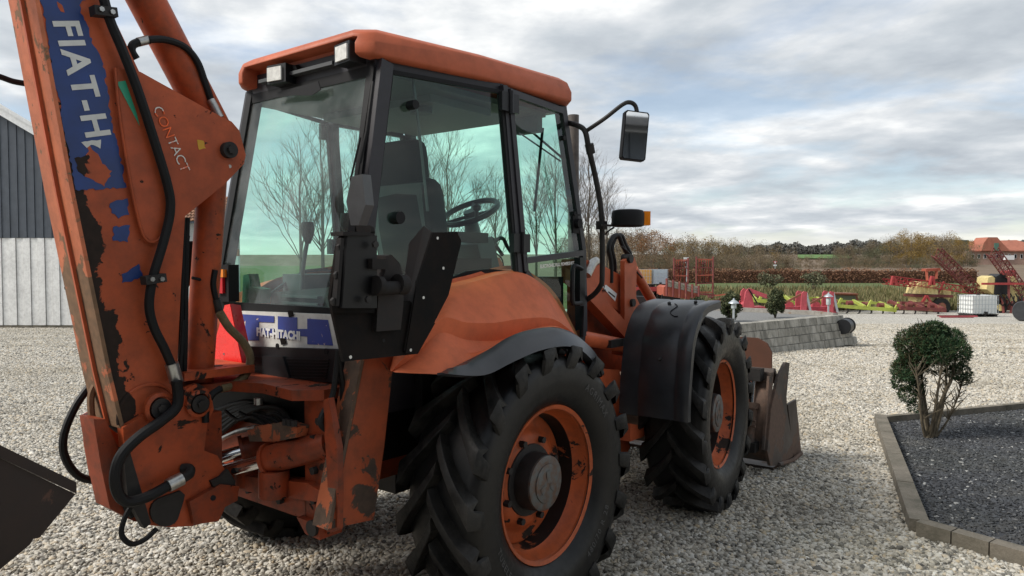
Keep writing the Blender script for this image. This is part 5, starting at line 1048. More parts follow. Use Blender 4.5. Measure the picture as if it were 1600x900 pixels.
LB = {0: 'brown-leaved autumn tree in the belt of trees beyond the hedge', 1: 'dull green tree in the belt of trees beyond the hedge', 2: 'yellow ochre autumn tree in the belt of trees beyond the hedge', 3: 'orange autumn tree in the belt of trees beyond the hedge', 4: 'thin half-bare tree in the belt of trees beyond the hedge', 5: 'sparse green tree in the belt of trees beyond the hedge'}
r = random.Random(77)
def belt(u, d, z0, vtop, k):
    h = ZV(vtop, d)-z0; q = dup(temps[k], DL(d, LU(u, d), z0), r.uniform(0, 6.3), LB[k], (h/8*r.uniform(1.0, 1.3),)*2+(h/8*1.08,)); q['group'] = 'trees of the belt: '+LB[k].split(' tree')[0]
def prof1(u):
    xs = [(880, 372), (960, 366), (1000, 358), (1020, 362), (1050, 376), (1090, 375), (1130, 376), (1160, 381), (1200, 388), (1240, 396)]
    for (a, va), (b, vb) in zip(xs[:-1], xs[1:]):
        if a <= u <= b: return va+(vb-va)*(u-a)/(b-a)
    return 380
u = 884
while u < 1238:
    d = r.uniform(125, 165); belt(u, d, -.9, prof1(u)+r.uniform(-5, 7), 3 if abs(u-1022) < 16 and r.random() < .7 else r.choice((0, 0, 4, 4, 5, 1, 2) if u > 1050 else (0, 4, 1, 0))); u += r.uniform(4.5, 8.5)
def prof2(u):
    xs = [(1300, 386), (1340, 384), (1376, 378), (1400, 368), (1425, 364), (1445, 370), (1470, 367), (1490, 370), (1506, 378), (1520, 385)]
    for (a, va), (b, vb) in zip(xs[:-1], xs[1:]):
        if a <= u <= b: return va+(vb-va)*(u-a)/(b-a)
    return 384
u = 1302
while u < 1518:
    d = r.uniform(230, 275); belt(u, d, .2, prof2(u)+r.uniform(-3, 6), r.choice((2, 2, 4, 0, 2)) if 1400 < u < 1500 else r.choice((0, 1, 5, 1))); u += r.uniform(4, 7)
# low scrub in front of the belt
u = 1000
while u < 1500: belt(u, (r.uniform(115, 122) if u < 1240 else r.uniform(205, 225)), -1.0 if u < 1240 else .0, 402+r.uniform(-5, 4), r.choice((0, 5, 0, 0, 4))); u += r.uniform(4, 7.5)
for t in temps:
    for ch in list(t.children): bpy.data.objects.remove(ch)
    bpy.data.objects.remove(t)
mb = MB(); r = random.Random(5)                                  # the far wood reads as one mass
for i in range(21000):
    u = r.uniform(1130, 1640); d = r.uniform(610, 660); z0 = 6.5; top_ = ZV(384 + 3*math.sin(u*.05)+2*math.sin(u*.21+1)+r.uniform(-2, 2) - (4 if u > 1280 else 0), d); z = z0+(top_-z0)*r.random()**.8; quads(mb, DL(d, LU(u, d), z), r.uniform(1.0, 2.6), r)
o = mb.build('far_wood', M['farwood']); o['kind'] = 'stuff'; tag(o, 'far dark wood along the ridge on the horizon', 'wood')
# beech hedge
def hedge():
    u0, u1, d = 880, 1530, 103; base = DL(d, LU(1300, d), -1.11); o = thing('beech_hedge', 'long clipped brown beech hedge between the lawn and the field', 'hedge', base); r = random.Random(3); mb = MB()
    l0, l1 = LU(u0, d), LU(u1, d)
    for i in range(15000):
        l = r.uniform(l0, l1); dd = d+r.uniform(0, 1.2); z = -1.11+(1.95+.12*math.sin(l*.7)+.08*math.sin(l*2.3))*r.random()**.8; quads(mb, DL(dd, l, z)-base, r.uniform(.10, .24), r)
    mb.build('foliage', M['beech'], o, kind='stuff'); st = MB()
    for i in range(300): l = r.uniform(l0, l1); p = DL(d+r.uniform(.3, .9), l, -1.12)-base; st.tube([p, p+V((r.gauss(0, .1), r.gauss(0, .1), 1.4))], [.03, .012], 4)
    st.build('stems', M['barkdark'], o, kind='stuff')
    MB().prism([DL(d+.5, l0, -1.11)-base, DL(d+.5, l1, -1.11)-base, DL(d+.5, l1, .55)-base, DL(d+.5, l0, .55)-base], A2*.3).build('hedge_core', M['beechcore'], o)
M['beechcore'] = plain('hedge_interior', (.11, .05, .032), .95, var=.5, scale=3)
hedge()
# tufts of rough grass on the verge and bushes on it
mb = MB(); r = random.Random(8)
for i in range(16000):
    d = 44.5+36*r.random()**1.7; l = r.uniform(LU(1000, d), LU(1640, d)); p = DL(d, l, -1.12); h = r.uniform(.25, .75); w = V((r.gauss(0, 1), r.gauss(0, 1), 0)).normalized()*r.uniform(.03, .09); lean = V((r.gauss(0, .18), r.gauss(0, .18), h))
    mb.add([p-w, p+w, p+lean], [(0, 1, 2)])
M['tuft'] = leafmat('rough_grass_blades', (.075, .085, .03), (.14, .13, .055), (.22, .18, .09)); o = mb.build('rough_grass', M['tuft']); o['kind'] = 'stuff'; tag(o, 'tall rough yellow-green grass behind the parked implements', 'grass')
def leaf_bush(name, label, base, h, w, mat, n, s, seed, group=None, stem=True, egg=.62):
    o = thing(name, label, 'bush', base, group); r = random.Random(seed); mb = MB()
    cl = [inball(r) for _ in range(40)]
    for i in range(n):
        c = r.choice(cl); p = (c*.85 + inball(r)*.32); k = 1 - .12*max(0, -p.z); p = V((p.x*w/2*k, p.y*w/2*k, h*egg + p.z*h*(1-egg))); 
        if p.z > .02: quads(mb, p, s*r.uniform(.6, 1.4), r)
    mb.build('foliage', mat, o, kind='stuff'); st = MB()
    for k in range(6): a = r.uniform(0, 6.28); st.tube([V((0, 0, -.02)), V((math.cos(a)*w*.12, math.sin(a)*w*.12, h*.3)), V((math.cos(a)*w*.3, math.sin(a)*w*.3, h*.7))], [.02*h, .014*h, .005*h], 5)
    st.build('stems', M['barkdark'], o); return o
for u, d, k in ((1202, 72, 0), (1272, 74, 1)): leaf_bush('wild_shrub', 'loose pale shrub growing in the rough grass before the hedge', DL(d, LU(u, d), -1.12), 2.1, 2.6, M['tuftbush'] if 'tuftbush' in M else M['aut4'], 700, .16, 60+k, 'loose shrubs before the hedge')
# ---------------------------------------------------------------- foreground yew
def yew():
    base = G(1455, 684); base.z = .01; o = thing('yew_bush', 'clipped dark green yew bush with bare lower stems in the slate bed', 'bush', base); r = random.Random(21)
    def at_(u, v, back=0): return P(u, v, d=(V((base.x, base.y, 0))-V((CAM.x, CAM.y, 0))).dot(A2)/1.0) - base + A2*back
    st = MB(); tops = []
    for pts, r0, bk in (([(1449, 684), (1444, 640), (1440, 600), (1436, 572), (1432, 545)], .030, (0, .03, .06, .08, .1)), ([(1455, 684), (1462, 640), (1470, 610), (1478, 590), (1482, 560)], .026, (0, -.05, -.08, -.1, -.12)),
                       ([(1460, 683), (1474, 650), (1486, 615), (1493, 590), (1497, 560)], .020, (0, .05, .1, .16, .2)), ([(1446, 682), (1436, 660), (1428, 630), (1420, 600), (1412, 570)], .018, (0, -.06, -.12, -.18, -.22)),
                       ([(1452, 683), (1455, 640), (1456, 600), (1460, 560), (1464, 530)], .022, (0, .1, .18, .22, .26)), ([(1463, 682), (1482, 655), (1498, 622), (1506, 600)], .012, (0, .0, .02, .03)), ([(1452, 684), (1452, 640), (1450, 600), (1452, 560)], .020, (0, -.10, -.18, -.24))):
        pp = spline([at_(u, v, b) for (u, v), b in zip(pts, bk)], 4); n = len(pp); st.tube(pp, [r0*(1-.65*k/(n-1)) for k in range(n)], 7); tops.append(pp)
    for k in range(150):
        pp = r.choice(tops); i = r.randrange(len(pp)//3, len(pp)); p = pp[i]; q = p+V((r.gauss(0, .07), r.gauss(0, .07), r.uniform(.05, .22))); st.tube([p, p.lerp(q, .5)+V((r.gauss(0, .012), r.gauss(0, .012), 0)), q], [.007, .005, .002], 4, False)
    st.build('stems', M['yewbark'], o)
    H = base.z; dd = (V((base.x, base.y, 0))-V((CAM.x, CAM.y, 0))).dot(A2); sc_ = dd/FPX
    # clumps given as (u, v, radius px, depth offset)
    cl = [(1441, 525, 19, .0), (1464, 523, 20, .05), (1484, 530, 17, .0), (1425, 546, 19, .0), (1416, 572, 16, .0), (1450, 545, 22, -.16), (1478, 548, 22, -.12), (1494, 550, 14, .0), (1470, 573, 15, .1), (1415, 598, 15, .05), (1423, 618, 13, .05), (1432, 638, 9, .05), (1502, 582, 13, .0), (1508, 592, 9, .0), (1440, 540, 24, .18), (1475, 538, 24, .2), (1457, 514, 12, -.05), (1498, 528, 9, 0), (1438, 570, 18, .1), (1408, 585, 8, -.1), (1428, 582, 18, .18), (1482, 580, 10, -.1), (1449, 600, 9, .15), (1440, 610, 10, .1)]
    gr = MB(); bw = MB()
    for (u, v, rp, bk) in cl:
        c = at_(u, v, bk); R = rp*sc_
        for i in range(int(1900*(rp/20)**2.2)):
            d_ = inball(r); d_ = d_.normalized()*(d_.length**.45)*(1 if r.random() > .05 else r.uniform(1.05, 1.3)); p = c + V((d_.x*R, d_.y*R*1.1, d_.z*R)); 
            s = r.uniform(.012, .026); mb_ = bw if (u < 1446 and v < 575 and r.random() < .32) or r.random() < .05 else gr
            dr = (d_*.7 + V((r.gauss(0, .5), r.gauss(0, .5), r.gauss(.3, .4)))).normalized(); w = dr.orthogonal().normalized()*s*.20; w.rotate(Matrix.Rotation(r.uniform(0, 6.3), 3, dr)); mb_.add([p-w, p+w, p+dr*s*1.2+w*.5, p+dr*s*1.2-w*.5], [(0, 1, 2, 3)])
    gr.build('foliage', M['yew'], o, kind='stuff'); bw.build('browned_foliage', M['yewbrown'], o, kind='stuff')
M['yewbark'] = plain('mossy_yew_bark', (.105, .085, .055), .9, var=.4, scale=20, bump=.4)
yew()
# ================================================================ raised bed with block wall
M['block'] = paint('stained_concrete_block', (.30, .285, .255), .42, 2.2, under=(.10, .095, .085), rough=.85, dirt=.5, fade=.25)
m = Mat('streaked_wall_block'); oi = m.n('ShaderNodeObjectInfo'); a = m.noise(9, 5, .6, 0, (1, 1, .25)); b = m.noise(50, 4, .6)
m.set(col=m.mix(m.ramp(a, [(.40, 0.), (.66, .8)]), m.mix(b, m.ramp(oi.outputs['Random'], [(0., (.38, .36, .31)), (.5, (.52, .495, .43)), (1., (.62, .59, .52))]), (.20, .19, .165)), (.13, .125, .105)), rough=.9); m.bump(b, .4, .01); M['blockw'] = m.m
WL, WR = DL(13.3, LU(1095, 13.3), 0), DL(16.5, LU(1320, 16.5), 0); t = (WR-WL); wl_ = t.length; t.normalize(); nb = V((t.y, -t.x, 0)); nb = -nb if nb.dot(A2) > 0 else nb
wall = thing('block_wall', 'low battered retaining wall of stained concrete blocks round the raised bed', 'wall', WL)
ZTOP = .60
for c in range(4):
    z1 = ZTOP-.165*c; ext = .12*c; s0 = -(c % 2)*.10; x = s0-.5; k = 0
    while x < wl_+ext:
        w = .205; e = min(x+w-.007, wl_+ext); p = t*x+nb*(.045*c); q = t*e+nb*(.045*c); j = rnd.uniform(-.006, .006)
        MB().prism([p+V((0, 0, z1-.155))+nb*j, q+V((0, 0, z1-.155))+nb*j, q+V((0, 0, z1))+nb*(j-.03), p+V((0, 0, z1))+nb*(j-.03)], -nb*.24).build('block', M['blockw'], wall, bevel=.008, seg=1); x += w; k += 1
cn = DL(19.9, LU(985, 19.9), 0); bedz = .53
bedp = [WL-t*.5-nb*.2, WR-nb*.2, DL(17.6, LU(1270, 17.6), 0), DL(19.5, LU(1100, 19.5), 0), DL(20.5, LU(960, 20.5), 0), DL(15, LU(960, 15), 0)]
o = MB().prism([V((p.x, p.y, bedz)) for p in bedp], (0, 0, -.9)).build('raised_bed', plain('grey_bed_gravel', (.17, .17, .165), .9, var=.35, scale=30, bump=.5)); o['kind'] = 'structure'
bk_ = thing('bed_edging', 'concrete edging along the back of the raised bed', 'edging', bedp[3])
for a, b in zip(bedp[1:4], bedp[2:5]):
    n = max(2, int((b-a).length/.9))
    for i in range(n):
        p = a.lerp(b, (i+.01)/n)-bedp[3]; q = a.lerp(b, (i+.99)/n)-bedp[3]; sd_ = (q-p).normalized().cross(V((0, 0, 1)))*.06; MB().prism([p-sd_+V((0, 0, .3)), p+sd_+V((0, 0, .3)), q+sd_+V((0, 0, .3)), q-sd_+V((0, 0, .3))], (0, 0, .33)).build('edging_stone', M['block'], bk_, bevel=.01, seg=1)
pc = WR + t*.12 + V((0, 0, .36)); pb_ = thing('drain_pipe', 'black plastic drain pipe end at the corner of the block wall', 'pipe', (pc.x, pc.y, ground_z(pc)))
oz = V((0, 0, pc.z-ground_z(pc))); pdir = (-nb*.3+t).normalized()
MB().tube([oz-pdir*.4, oz+pdir*.06], .165, 24).build('pipe_body', M['blackpl'], pb_); MB().tube([oz+pdir*.0, oz+pdir*.07], .18, 24).build('pipe_rim', M['seal'], pb_, bevel=.01)
for u, d, h, w, sd_, lab in ((1143, 15.6, .66, .46, 1, 'clipped round box bush in the raised bed behind the garden lamp'), (1212, 16.6, .68, .46, 2, 'clipped round box bush standing alone in the raised bed'), (1088, 15.8, .5, .5, 3, 'small clipped box bush in the raised bed behind the front wing')):
    leaf_bush('box_bush', lab, DL(d, LU(u, d), bedz), h, w, M['box'], 6500, .030, 30+sd_, None, egg=.52)
M['galv'] = plain('galvanised_lamp_metal', (.46, .50, .52), .4, metal=.6)
for u, d, v0, z0, lab in ((1147, 14.6, 466, .57, 'grey hooded garden lamp beside the box bush in the raised bed'), (1295, 17.3, 457, .35, 'grey hooded garden lamp at the far corner of the raised bed')):
    b = DL(d, LU(u, d), z0); h = ZV(v0, d)-z0; lo = thing('garden_lamp', lab, 'lamp', b)
    MB().cyl((0, 0, 0), (0, 0, h*.62), .022, 12).build('post', M['galv'], lo); Z90 = Matrix.Rotation(rad(90), 4, 'X')
    MB().lathe([(.001, 0), (.045, 0), (.05, .02), (.052, .14), (.045, .16)], 20, Matrix.Translation((0, 0, h*.6)) @ Z90).build('lamp_glass', plain('frosted_lamp_glass', (.42, .47, .46), .4), lo)
    MB().lathe([(.052, -.005), (.105, .0), (.10, .012), (.05, .05), (.02, .07), (.016, .095), (.001, .1)], 24, Matrix.Translation((0, 0, h-.10)) @ Z90).build('hood', M['galv'], lo)
# ================================================================ parked implements along the yard's edge
IM = {}
def ipaint(k, nm, col, chip=.36): IM[k] = paint(nm, col, chip, 3, under=(.09, .05, .035), rough=.55, dirt=.35, fade=.2)
ipaint('pink', 'faded_red_implement_paint', (.47, .085, .105)); ipaint('red', 'red_implement_paint', (.36, .05, .05)); ipaint('dred', 'dark_red_implement_paint', (.17, .045, .042), .44); ipaint('lime', 'lime_green_implement_paint', (.40, .46, .09), .30)
ipaint('yellow', 'yellow_tank_plastic', (.70, .58, .27), .28); ipaint('orange', 'orange_implement_paint', (.36, .095, .06)); ipaint('brownr', 'rusty_brown_sheet', (.24, .085, .05), .42)
IM['dark'] = M['iron']; IM['tan'] = plain('grey_wooden_slats', (.32, .29, .25), .85, var=.25)
def imp(name, label, cat, u, d, z=None, group=None):
    b = DL(d, LU(u, d)); 
    if z is not None: b.z = z
    o = thing(name, label, cat, b, group)
    def q(uu, vv, dd=0.): return DL(d+dd, LU(uu, d), ZV(vv, d)) - b
    return o, q
def poly(o, q, pts, depth, nm, mat, dd=0., bevel=.01): return MB().prism([q(u, v, dd) for u, v in pts], A2*depth).build(nm, mat, o, bevel=bevel)
def rods(o, q, segs, r, nm, mat, dd=0.):
    for a, b in segs: MB().bar(q(*a, dd) if len(a) == 2 else q(*a), q(*b, dd) if len(b) == 2 else q(*b), r*2, r*2).build(nm, mat, o)
# --- rotary power harrows
def harrow(u0, label, flip, d=39.5):
    o, q = imp('power_harrow', label, 'power harrow', u0+18, d)
    poly(o, q, [(u0, 484), (u0+42, 486), (u0+42, 491), (u0, 489)], .9, 'beam', IM['pink']); poly(o, q, [(u0, 480), (u0+38, 479), (u0+42, 485), (u0, 484)], .8, 'gear_trough', IM['pink'], .1)
    if flip: pl = [(u0+3, 476), (u0+6, 456), (u0+10, 451), (u0+14, 453), (u0+18, 470), (u0+20, 478), (u0+18, 482), (u0+3, 482)]
    else: pl = [(u0+24, 491), (u0+26, 458), (u0+29, 455), (u0+34, 456), (u0+33, 491)]
    poly(o, q, pl, .12, 'headstock', IM['pink'], -.15); poly(o, q, [(x+1, y) for x, y in pl], .12, 'headstock', IM['pink'], .7)
    if flip: rods(o, q, [((u0+12, 453), (u0+42, 464))], .10, 'top_strut', IM['pink']); rods(o, q, [((u0+10, 451), (u0+24, 474))], .03, 'hose', M['rubber'], -.2)
    else: rods(o, q, [((u0-4, 476), (u0+27, 459))], .05, 'top_strut', IM['brownr']); rods(o, q, [((u0+34, 458), (u0+41, 488))], .06, 'side_stay', M['galv'])
    MB().cyl(q(u0+12, 478, .3), q(u0+12, 478, .7), .22, 16).build('gearbox', IM['pink'], o, bevel=.03)
    for k in range(8): MB().bar(q(u0+3+k*5, 489, .4), q(u0+3+k*5, 492.5, .4), .03, .08).build('tine', M['iron'], o)
    MB().cyl(q(u0, 489, 1.1), q(u0+42, 490, 1.1), .2, 14).build('packer_roller', M['iron'], o)
    return o
harrow(1158, 'faded red power harrow with wide sloping headstock behind the box bushes', True)
harrow(1226, 'faded red power harrow with upright headstock beside the lone box bush', False)
harrow(1268, 'faded red power harrow with upright headstock beside the far garden lamp', False, 40.2)
# --- lime green cultivator
def cultivator(name, label, u0, v0, u1, v1, mat, d, arms=True, hopper=False, nt=8):
    o, q = imp(name, label, 'cultivator', (u0+u1)/2, d)
    poly(o, q, [(u0, v0), (u1, v1), (u1, v1+6), (u0, v0+5)], .16, 'front_beam', mat); poly(o, q, [(u0+4, v0-6), (u1+6, v1-7), (u1+6, v1-3), (u0+4, v0-2)], .14, 'rear_beam', mat, 1.6)
    for t in (.05, .5, .93): MB().bar(q(u0+(u1-u0)*t, v0+(v1-v0)*t+1, 0), q(u0+(u1-u0)*t+4, v0+(v1-v0)*t-6, 1.7), .14, .16).build('cross_beam', mat, o, bevel=.01)
    if arms:
        for t in (.08, .55, .98): uu = u0+(u1-u0)*t; vv = v0+(v1-v0)*t; poly(o, q, [(uu, vv+2), (uu+4, vv+2), (uu+9, vv-9), (uu+6, vv-10)], .12, 'stand_arm', mat, .1)
    for k in range(nt):
        t = (k+.5)/nt; uu = u0+(u1-u0)*t; vv = v0+(v1-v0)*t+4; MB().tube(spline([q(uu, vv, .05+.6*(k % 2)), q(uu+2.0, vv+3, .05+.6*(k % 2)), q(uu+1, vv+7, .05+.6*(k % 2)), q(uu-1.2, vv+9.0, .05+.6*(k % 2))], 3), .035, 6).build('tine', M['iron'], o)
    for k in range(4): t = (k+.5)/4; uu = u0+(u1-u0)*t; MB().cyl(q(uu-3, v0+(v1-v0)*t-2, 1.0), q(uu+6, v0+(v1-v0)*t-2, 1.0), .16, 12).build('roller', IM['dred'], o)
    if hopper: poly(o, q, [(1320, 476), (1326, 461), (1368, 462), (1374, 478)], 1.0, 'hopper', IM['brownr'], 2.2); poly(o, q, [(1325, 475), (1329, 464), (1365, 465), (1368, 476)], .05, 'hopper_face', plain('mossy_sheet', (.09, .10, .06), .8), 2.15); poly(o, q, [(1325, 460), (1369, 461), (1369, 463), (1325, 462)], 1.2, 'hopper_rim', IM['brownr'], 2.05)
    return o
cultivator('spring_tine_cultivator', 'long lime green spring-tine cultivator with rusty hopper behind it', 1302, 475, 1402, 482, IM['lime'], 41, True, True, 11)
cultivator('folding_cultivator', 'lime green folded cultivator behind the faded red power harrows', 1176, 467, 1300, 474, IM['lime'], 44.5, True, False, 6)
cultivator('red_tine_cultivator', 'low dark red spring-tine cultivator in front of the yellow sprayer', 1408, 479, 1480, 482, IM['dred'], 40.5, False, False, 8)
# --- sprayers with lattice booms
def lattice(o, q, a, b, w, h, n, r, mat, nm='boom_section'):
    """four-chord lattice girder from a to b (points in thing space), one part per boom"""
    mb = MB(); t = (b-a).normalized(); sd_ = A2*w/2; u_ = t.cross(A2).normalized()*h/2
    cor = [sd_+u_, sd_-u_, -sd_-u_, -sd_+u_]
    for c in cor: mb.bar(a+c, b+c, r*2, r*2)
    L_ = (b-a).length
    for k in range(n):
        p, s = a+t*L_*k/n, a+t*L_*(k+1)/n
        for i in range(4): mb.bar(p+cor[i], s+cor[(i+1) % 4], r*1.3, r*1.3); mb.bar(s+cor[i], s+cor[(i+1) % 4], r*1.3, r*1.3)
    return mb.build(nm, mat, o)
o, q = imp('field_sprayer', 'field sprayer with pale yellow tank and folded red booms above the dark red cultivator', 'sprayer', 1450, 43)
poly(o, q, [(1431, 459), (1435, 443), (1440, 440), (1462, 441), (1467, 460)], 1.1, 'tank', IM['yellow'], 0, .08)
for k in range(5): poly(o, q, [(1437+k*6, 457), (1438+k*6, 444), (1439.5+k*6, 444), (1439+k*6, 457)], .05, 'tank_rib', IM['yellow'], -.04)
poly(o, q, [(1429, 460), (1490, 461), (1490, 465), (1429, 464)], 1.2, 'chassis_frame', IM['dred'], .0); poly(o, q, [(1432, 480), (1443, 461), (1446, 461), (1458, 480), (1455, 480), (1445, 464), (1436, 480)], .12, 'a_frame', IM['red'], -.3)
poly(o, q, [(1434, 464), (1468, 465), (1464, 478), (1438, 478)], .9, 'lower_tank', IM['yellow'], .2, .06)
for dd in (-.1, 1.3):
    c = q(1469, 479, dd); MB().cyl(c-A2*.14, c+A2*.14, .50, 24).build('wheel', M['tyre'], o, bevel=.06); MB().cyl(c-A2*.15, c+A2*.15, .24, 20).build('wheel_hub', IM['dred'], o, bevel=.01)
lattice(o, q, q(1390, 436, -.2), q(1530, 455, .4), .4, .36, 12, .022, IM['red']); lattice(o, q, q(1388, 440, .5), q(1462, 448, .5), .4, .3, 8, .022, IM['red'])
for a in (1389, 1449): poly(o, q, [(a-2, 445), (a+1, 431), (a+5, 431), (a+7, 445), (a+4, 445), (a+3, 434), (a+1, 445)], .2, 'boom_end', IM['red'], -.4)
lattice(o, q, q(1458, 394, -.3), q(1545, 466, .5), .42, .55, 14, .024, IM['dred'])
poly(o, q, [(1478, 452), (1490, 454), (1488, 468), (1478, 466)], .5, 'small_tank', IM['yellow'], .2, .04); MB().bar(q(1470, 462, .3), q(1480, 440, .3), .08).build('mast', IM['red'], o)
poly(o, q, [(1456, 420), (1478, 419), (1480, 423), (1456, 424)], .5, 'top_frame', IM['orange'], .6); rods(o, q, [((1474, 421), (1474, 436)), ((1458, 422), (1460, 440))], .07, 'frame_post', IM['orange'], .7)
o, q = imp('trailed_sprayer', 'tall sprayer with yellow and black tanks and steep raised boom behind the white tank', 'sprayer', 1580, 42.5)
poly(o, q, [(1542, 452), (1544, 434), (1551, 431), (1556, 436), (1554, 460)], 1.0, 'tank', IM['yellow'], 0, .1); poly(o, q, [(1553, 460), (1555, 432), (1562, 428), (1572, 430), (1574, 460)], .9, 'black_tank', M['blackpl'], -.1, .1)
poly(o, q, [(1574, 462), (1576, 436), (1586, 432), (1592, 440), (1593, 470), (1584, 474)], 1.0, 'tank', IM['yellow'], .1, .1)
poly(o, q, [(1552, 462), (1600, 466), (1612, 486), (1556, 484)], .9, 'chassis_frame', IM['dred'], .3); lattice(o, q, q(1544, 392, -.3), q(1622, 482, .3), .42, .55, 14, .024, IM['dred'])
rods(o, q, [((1526, 443), (1590, 443))], .06, 'cross_tube', IM['red'], -.5); rods(o, q, [((1569, 432), (1570, 478)), ((1585, 470), (1582, 490)), ((1575, 470), (1573, 490)), ((1560, 466), (1562, 488)), ((1592, 466), (1596, 488))], .06, 'support_leg', IM['dred'], -.4)
for dd in (-.2, 1.4): c = q(1558, 480, dd); MB().cyl(c-A2*.14, c+A2*.14, .42, 24).build('wheel', M['tyre'], o, bevel=.06); MB().cyl(c-A2*.15, c+A2*.15, .2, 16).build('wheel_hub', IM['yellow'], o, bevel=.01)
for k in range(5): MB().tube(spline([q(1548+k*8, 458, -.4), q(1552+k*8, 472, -.6), q(1560+k*7, 476, -.5), q(1566+k*6, 462, -.4)], 4), .035, 6).build('hose', M['rubber'], o)
poly(o, q, [(1588, 424), (1602, 422), (1604, 440), (1590, 442)], .6, 'red_box', IM['red'], .8)
# --- intermediate bulk containers
M['ibcplastic'] = plain('white_tank_plastic', (.74, .75, .73), .45, var=.06); M['ibcorange'] = plain('orange_tank_plastic', (.62, .33, .08), .5, var=.1); M['ibcblue'] = plain('blue_grey_tank_plastic', (.42, .50, .56), .45, var=.1)
def ibc(name, label, base, rz, mat, w=1.2, h=1.0, dp=1.0, nx=8, nz=5):
    o = thing(name, label, 'tank', base, None, rz); MB().box((0, 0, .16+h/2), (w-.08, dp-.08, h-.04)).build('bottle', mat, o, bevel=.06, seg=3)
    MB().box((0, 0, .135), (w, dp, .03)).build('pallet_deck', M['iron'], o, bevel=.004)
    for x in (-.5, 0, .5): MB().box((x*(w-.16), 0, .06), (.12, dp*.96, .118)).build('pallet_foot', M['iron'], o, bevel=.005)
    for k in range(nx+1):
        x = -w/2+w*k/nx
        for y in (-dp/2, dp/2): MB().bar((x, y, .15), (x, y, .16+h), .018).build('cage_bar', M['galv'], o)
    for k in range(7):
        y = -dp/2+dp*k/6
        for x in (-w/2, w/2): MB().bar((x, y, .15), (x, y, .16+h), .018).build('cage_bar', M['galv'], o)
    for k in range(nz): z = .20+(h-.06)*k/(nz-1); MB().bar((-w/2, -dp/2-.016, z), (w/2, -dp/2-.016, z), .016).bar((w/2+.016, -dp/2, z), (w/2+.016, dp/2, z), .016).bar((w/2, dp/2+.016, z), (-w/2, dp/2+.016, z), .016).bar((-w/2-.016, dp/2, z), (-w/2-.016, -dp/2, z), .016).build('cage_hoop', M['galv'], o)
    MB().cyl((0, 0, .15+h), (0, 0, .20+h), .09, 16).build('lid', M['iron'], o, bevel=.01); MB().box((0, -dp/2-.03, .22), (.14, .08, .12)).build('valve', M['iron'], o, bevel=.02); return o
b = DL(36.5, LU(1529, 36.5)); RZC = YAW-rad(90)
ibc('liquid_container', 'white caged liquid container on a pallet at the gravel edge', b, RZC+rad(8), M['ibcplastic'], 1.38, .92)
o, q = imp('steel_bar_bundle', 'flat bundle of red steel bars lying on gravel by the white container', 'bars', 1505, 34.5)
for k in range(6): a0 = 1470+rnd.uniform(-2, 10); MB().bar(q(a0, 500-k*1.0, k*.12), q(a0+rnd.uniform(45, 62), 499.5-k*1.0+rnd.uniform(-1, 1.5), k*.12), .07, .06).build('bar', IM['dred' if k % 2 else 'pink'], o)
o, q = imp('steel_roller', 'dark grey steel land roller at the right edge of the yard', 'roller', 1618, 31)
MB().lathe([(.001, -.8), (.38, -.8), (.42, -.76), (.42, .76), (.38, .8), (.001, .8)], 28, Matrix.Translation((0, 0, .43)) @ Matrix.Rotation(YAW+rad(20), 4, 'Z')).build('drum', M['greypl'], o)
MB().box((0, 0, .9), (.5, .3, .06), Matrix.Rotation(YAW, 3, 'Z')).build('frame', M['iron'], o); MB().bar((0, 0, .43), (0, 0, .9), .06).build('upright', M['iron'], o)
# --- trailer carrying two containers, red slat-sided trailer and stacked harrow frames
o, q = imp('flat_trailer', 'low red flat trailer carrying two liquid containers', 'trailer', 1020, 46)
poly(o, q, [(985, 449), (1052, 449), (1052, 455), (985, 455)], 2.0, 'deck', IM['red']); 
for u in (1000, 1040):
    for dd in (.1, 1.9): c = q(u, 462, dd); MB().cyl(c-A2*.1, c+A2*.1, .38, 20).build('wheel', M['tyre'], o, bevel=.05)
poly(o, q, [(985, 455), (1052, 455), (1052, 458), (985, 458)], .3, 'chassis_rail', IM['dred'], .8)
zd_ = ZV(448.5, 46); bA = DL(46.9, LU(1008, 46), zd_); bB = DL(46.9, LU(1034, 46), zd_)
ibc('liquid_container', 'orange caged liquid container on the flat red trailer', bA, RZC, M['ibcorange'], 1.05, .95, 1.0, 6); ibc('liquid_container', 'blue-grey caged liquid container on the flat red trailer', bB, RZC, M['ibcblue'], .95, .95, 1.0, 5)
o, q = imp('slat_trailer', 'tipped red trailer with grey slatted sides beyond the loader', 'trailer', 1080, 43)
poly(o, q, [(1037, 449), (1042, 446), (1092, 460), (1092, 470), (1037, 462)], 2.0, 'body', IM['orange'])
for k in range(3): poly(o, q, [(1041, 437+k*3.6), (1092, 448+k*3.8), (1092, 451+k*3.8), (1041, 440+k*3.6)], .06, 'side_slat', IM['tan'], -.05)
for k in range(6): u = 1041+k*10; rods(o, q, [((u, 435+k*2.2), (u, 462+k*1.6))], .05, 'side_post', IM['dred'], -.14)
MB().cyl(q(1050, 467, .2), q(1050, 467, .5), .55, 22).build('wheel', M['tyre'], o, bevel=.06); MB().cyl(q(1050, 467, 1.5), q(1050, 467, 1.8), .55, 22).build('wheel', M['tyre'], o, bevel=.06)
poly(o, q, [(1092, 457), (1125, 461), (1125, 464), (1092, 461)], .12, 'drawbar', IM['dred'], .8)
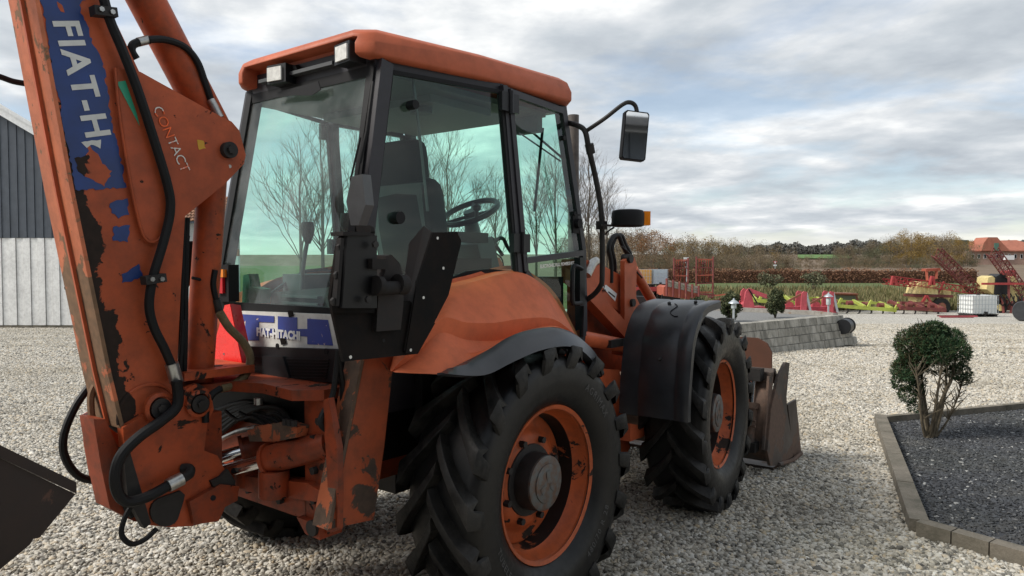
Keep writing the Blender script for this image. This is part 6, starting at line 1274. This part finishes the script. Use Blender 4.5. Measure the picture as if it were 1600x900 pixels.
def frames(u0, u1, v0, v1, label, sd_):
    o, q = imp('harrow_frame', label, 'harrow frame', (u0+u1)/2, 47); r = random.Random(sd_)
    for u in (u0, u1): rods(o, q, [((u, v1), (u, v0))], .045, 'upright', IM['dred'])
    for k in range(5): v = v0+(v1-v0)*(.06+.2*k); rods(o, q, [((u0, v), (u1, v+r.uniform(-1, 1)))], .035, 'cross_bar', IM['dred' if k % 2 else 'orange'])
    for k in range(7):
        u = u0+(u1-u0)*(k+.5)/7; rods(o, q, [((u, v0+4, .2), (u+r.uniform(-2, 2), v0+(v1-v0)*.62, .4))], .03, 'tine_bar', IM['orange' if k % 3 else 'dred'])
    for k in range(8): u = r.uniform(u0, u1); v = r.uniform(v0+6, v0+30); rods(o, q, [((u-4, v, .1), (u+4, v+r.uniform(-3, 3), .6))], .035, 'tine', IM['dred'])
    rods(o, q, [((u0, v1, .1), (u0+6, v1, 1.6)), ((u1, v1, .1), (u1+4, v1, 1.6))], .06, 'foot', IM['dred'])
    return o
frames(1053, 1075, 403, 463, 'upright folded rusty red harrow frame hung with tines beside the road sign', 1); frames(1088, 1114, 401, 465, 'tall upright rusty red harrow frame behind the slatted trailer end', 2)
o, q = imp('low_harrow', 'low pile of rusty red harrow sections beside the slatted trailer', 'harrow', 1135, 42)
for k in range(14): u = 1108+rnd.uniform(0, 45); v = rnd.uniform(462, 484); MB().bar(q(u, v, rnd.uniform(0, 1)), q(u+rnd.uniform(8, 22), v+rnd.uniform(-4, 3), rnd.uniform(0, 1)), .06).build('section_bar', IM['dred' if k % 2 else 'orange'], o)
for k in range(5): u = 1112+k*9; MB().bar(q(u, 470, .5), q(u, 489, .5), .06).build('section_leg', IM['dred'], o)
# --- road signs by the field
def sign(u, d, v0, v1, vb, label, tri=False):
    o, q = imp('road_sign', label, 'sign', u, d, -1.12); rods(o, q, [((u, vb), (u, v0))], .035, 'post', M['galv'], .03)
    if tri: poly(o, q, [(u-3.2, v0), (u+3.2, v0), (u, v0+5.2)], .02, 'plate', M['redd'], 0, 0); poly(o, q, [(u-1.9, v0+.8), (u+1.9, v0+.8), (u, v0+3.9)], .01, 'plate_face', M['white_trim'], -.015, 0); poly(o, q, [(u-2.6, v0+5.6), (u+2.6, v0+5.6), (u+2.6, v0+7.6), (u-2.6, v0+7.6)], .02, 'sub_plate', M['white_trim'], 0, 0)
    else: poly(o, q, [(u-5, v0), (u+3, v0), (u+3, v0+9), (u-5, v0+9)], .03, 'plate', M['white_trim'], 0, 0); poly(o, q, [(u-3, v0+14), (u+3, v0+14), (u+3, v0+18), (u-3, v0+18)], .03, 'sub_plate', M['white_trim'], 0, 0)
sign(1073, 60, 402, 0, 440, 'white rectangular road sign on a pole beside the harrow frames'); sign(1211, 112, 408, 0, 421, 'small yield sign on a post by the far field', True)
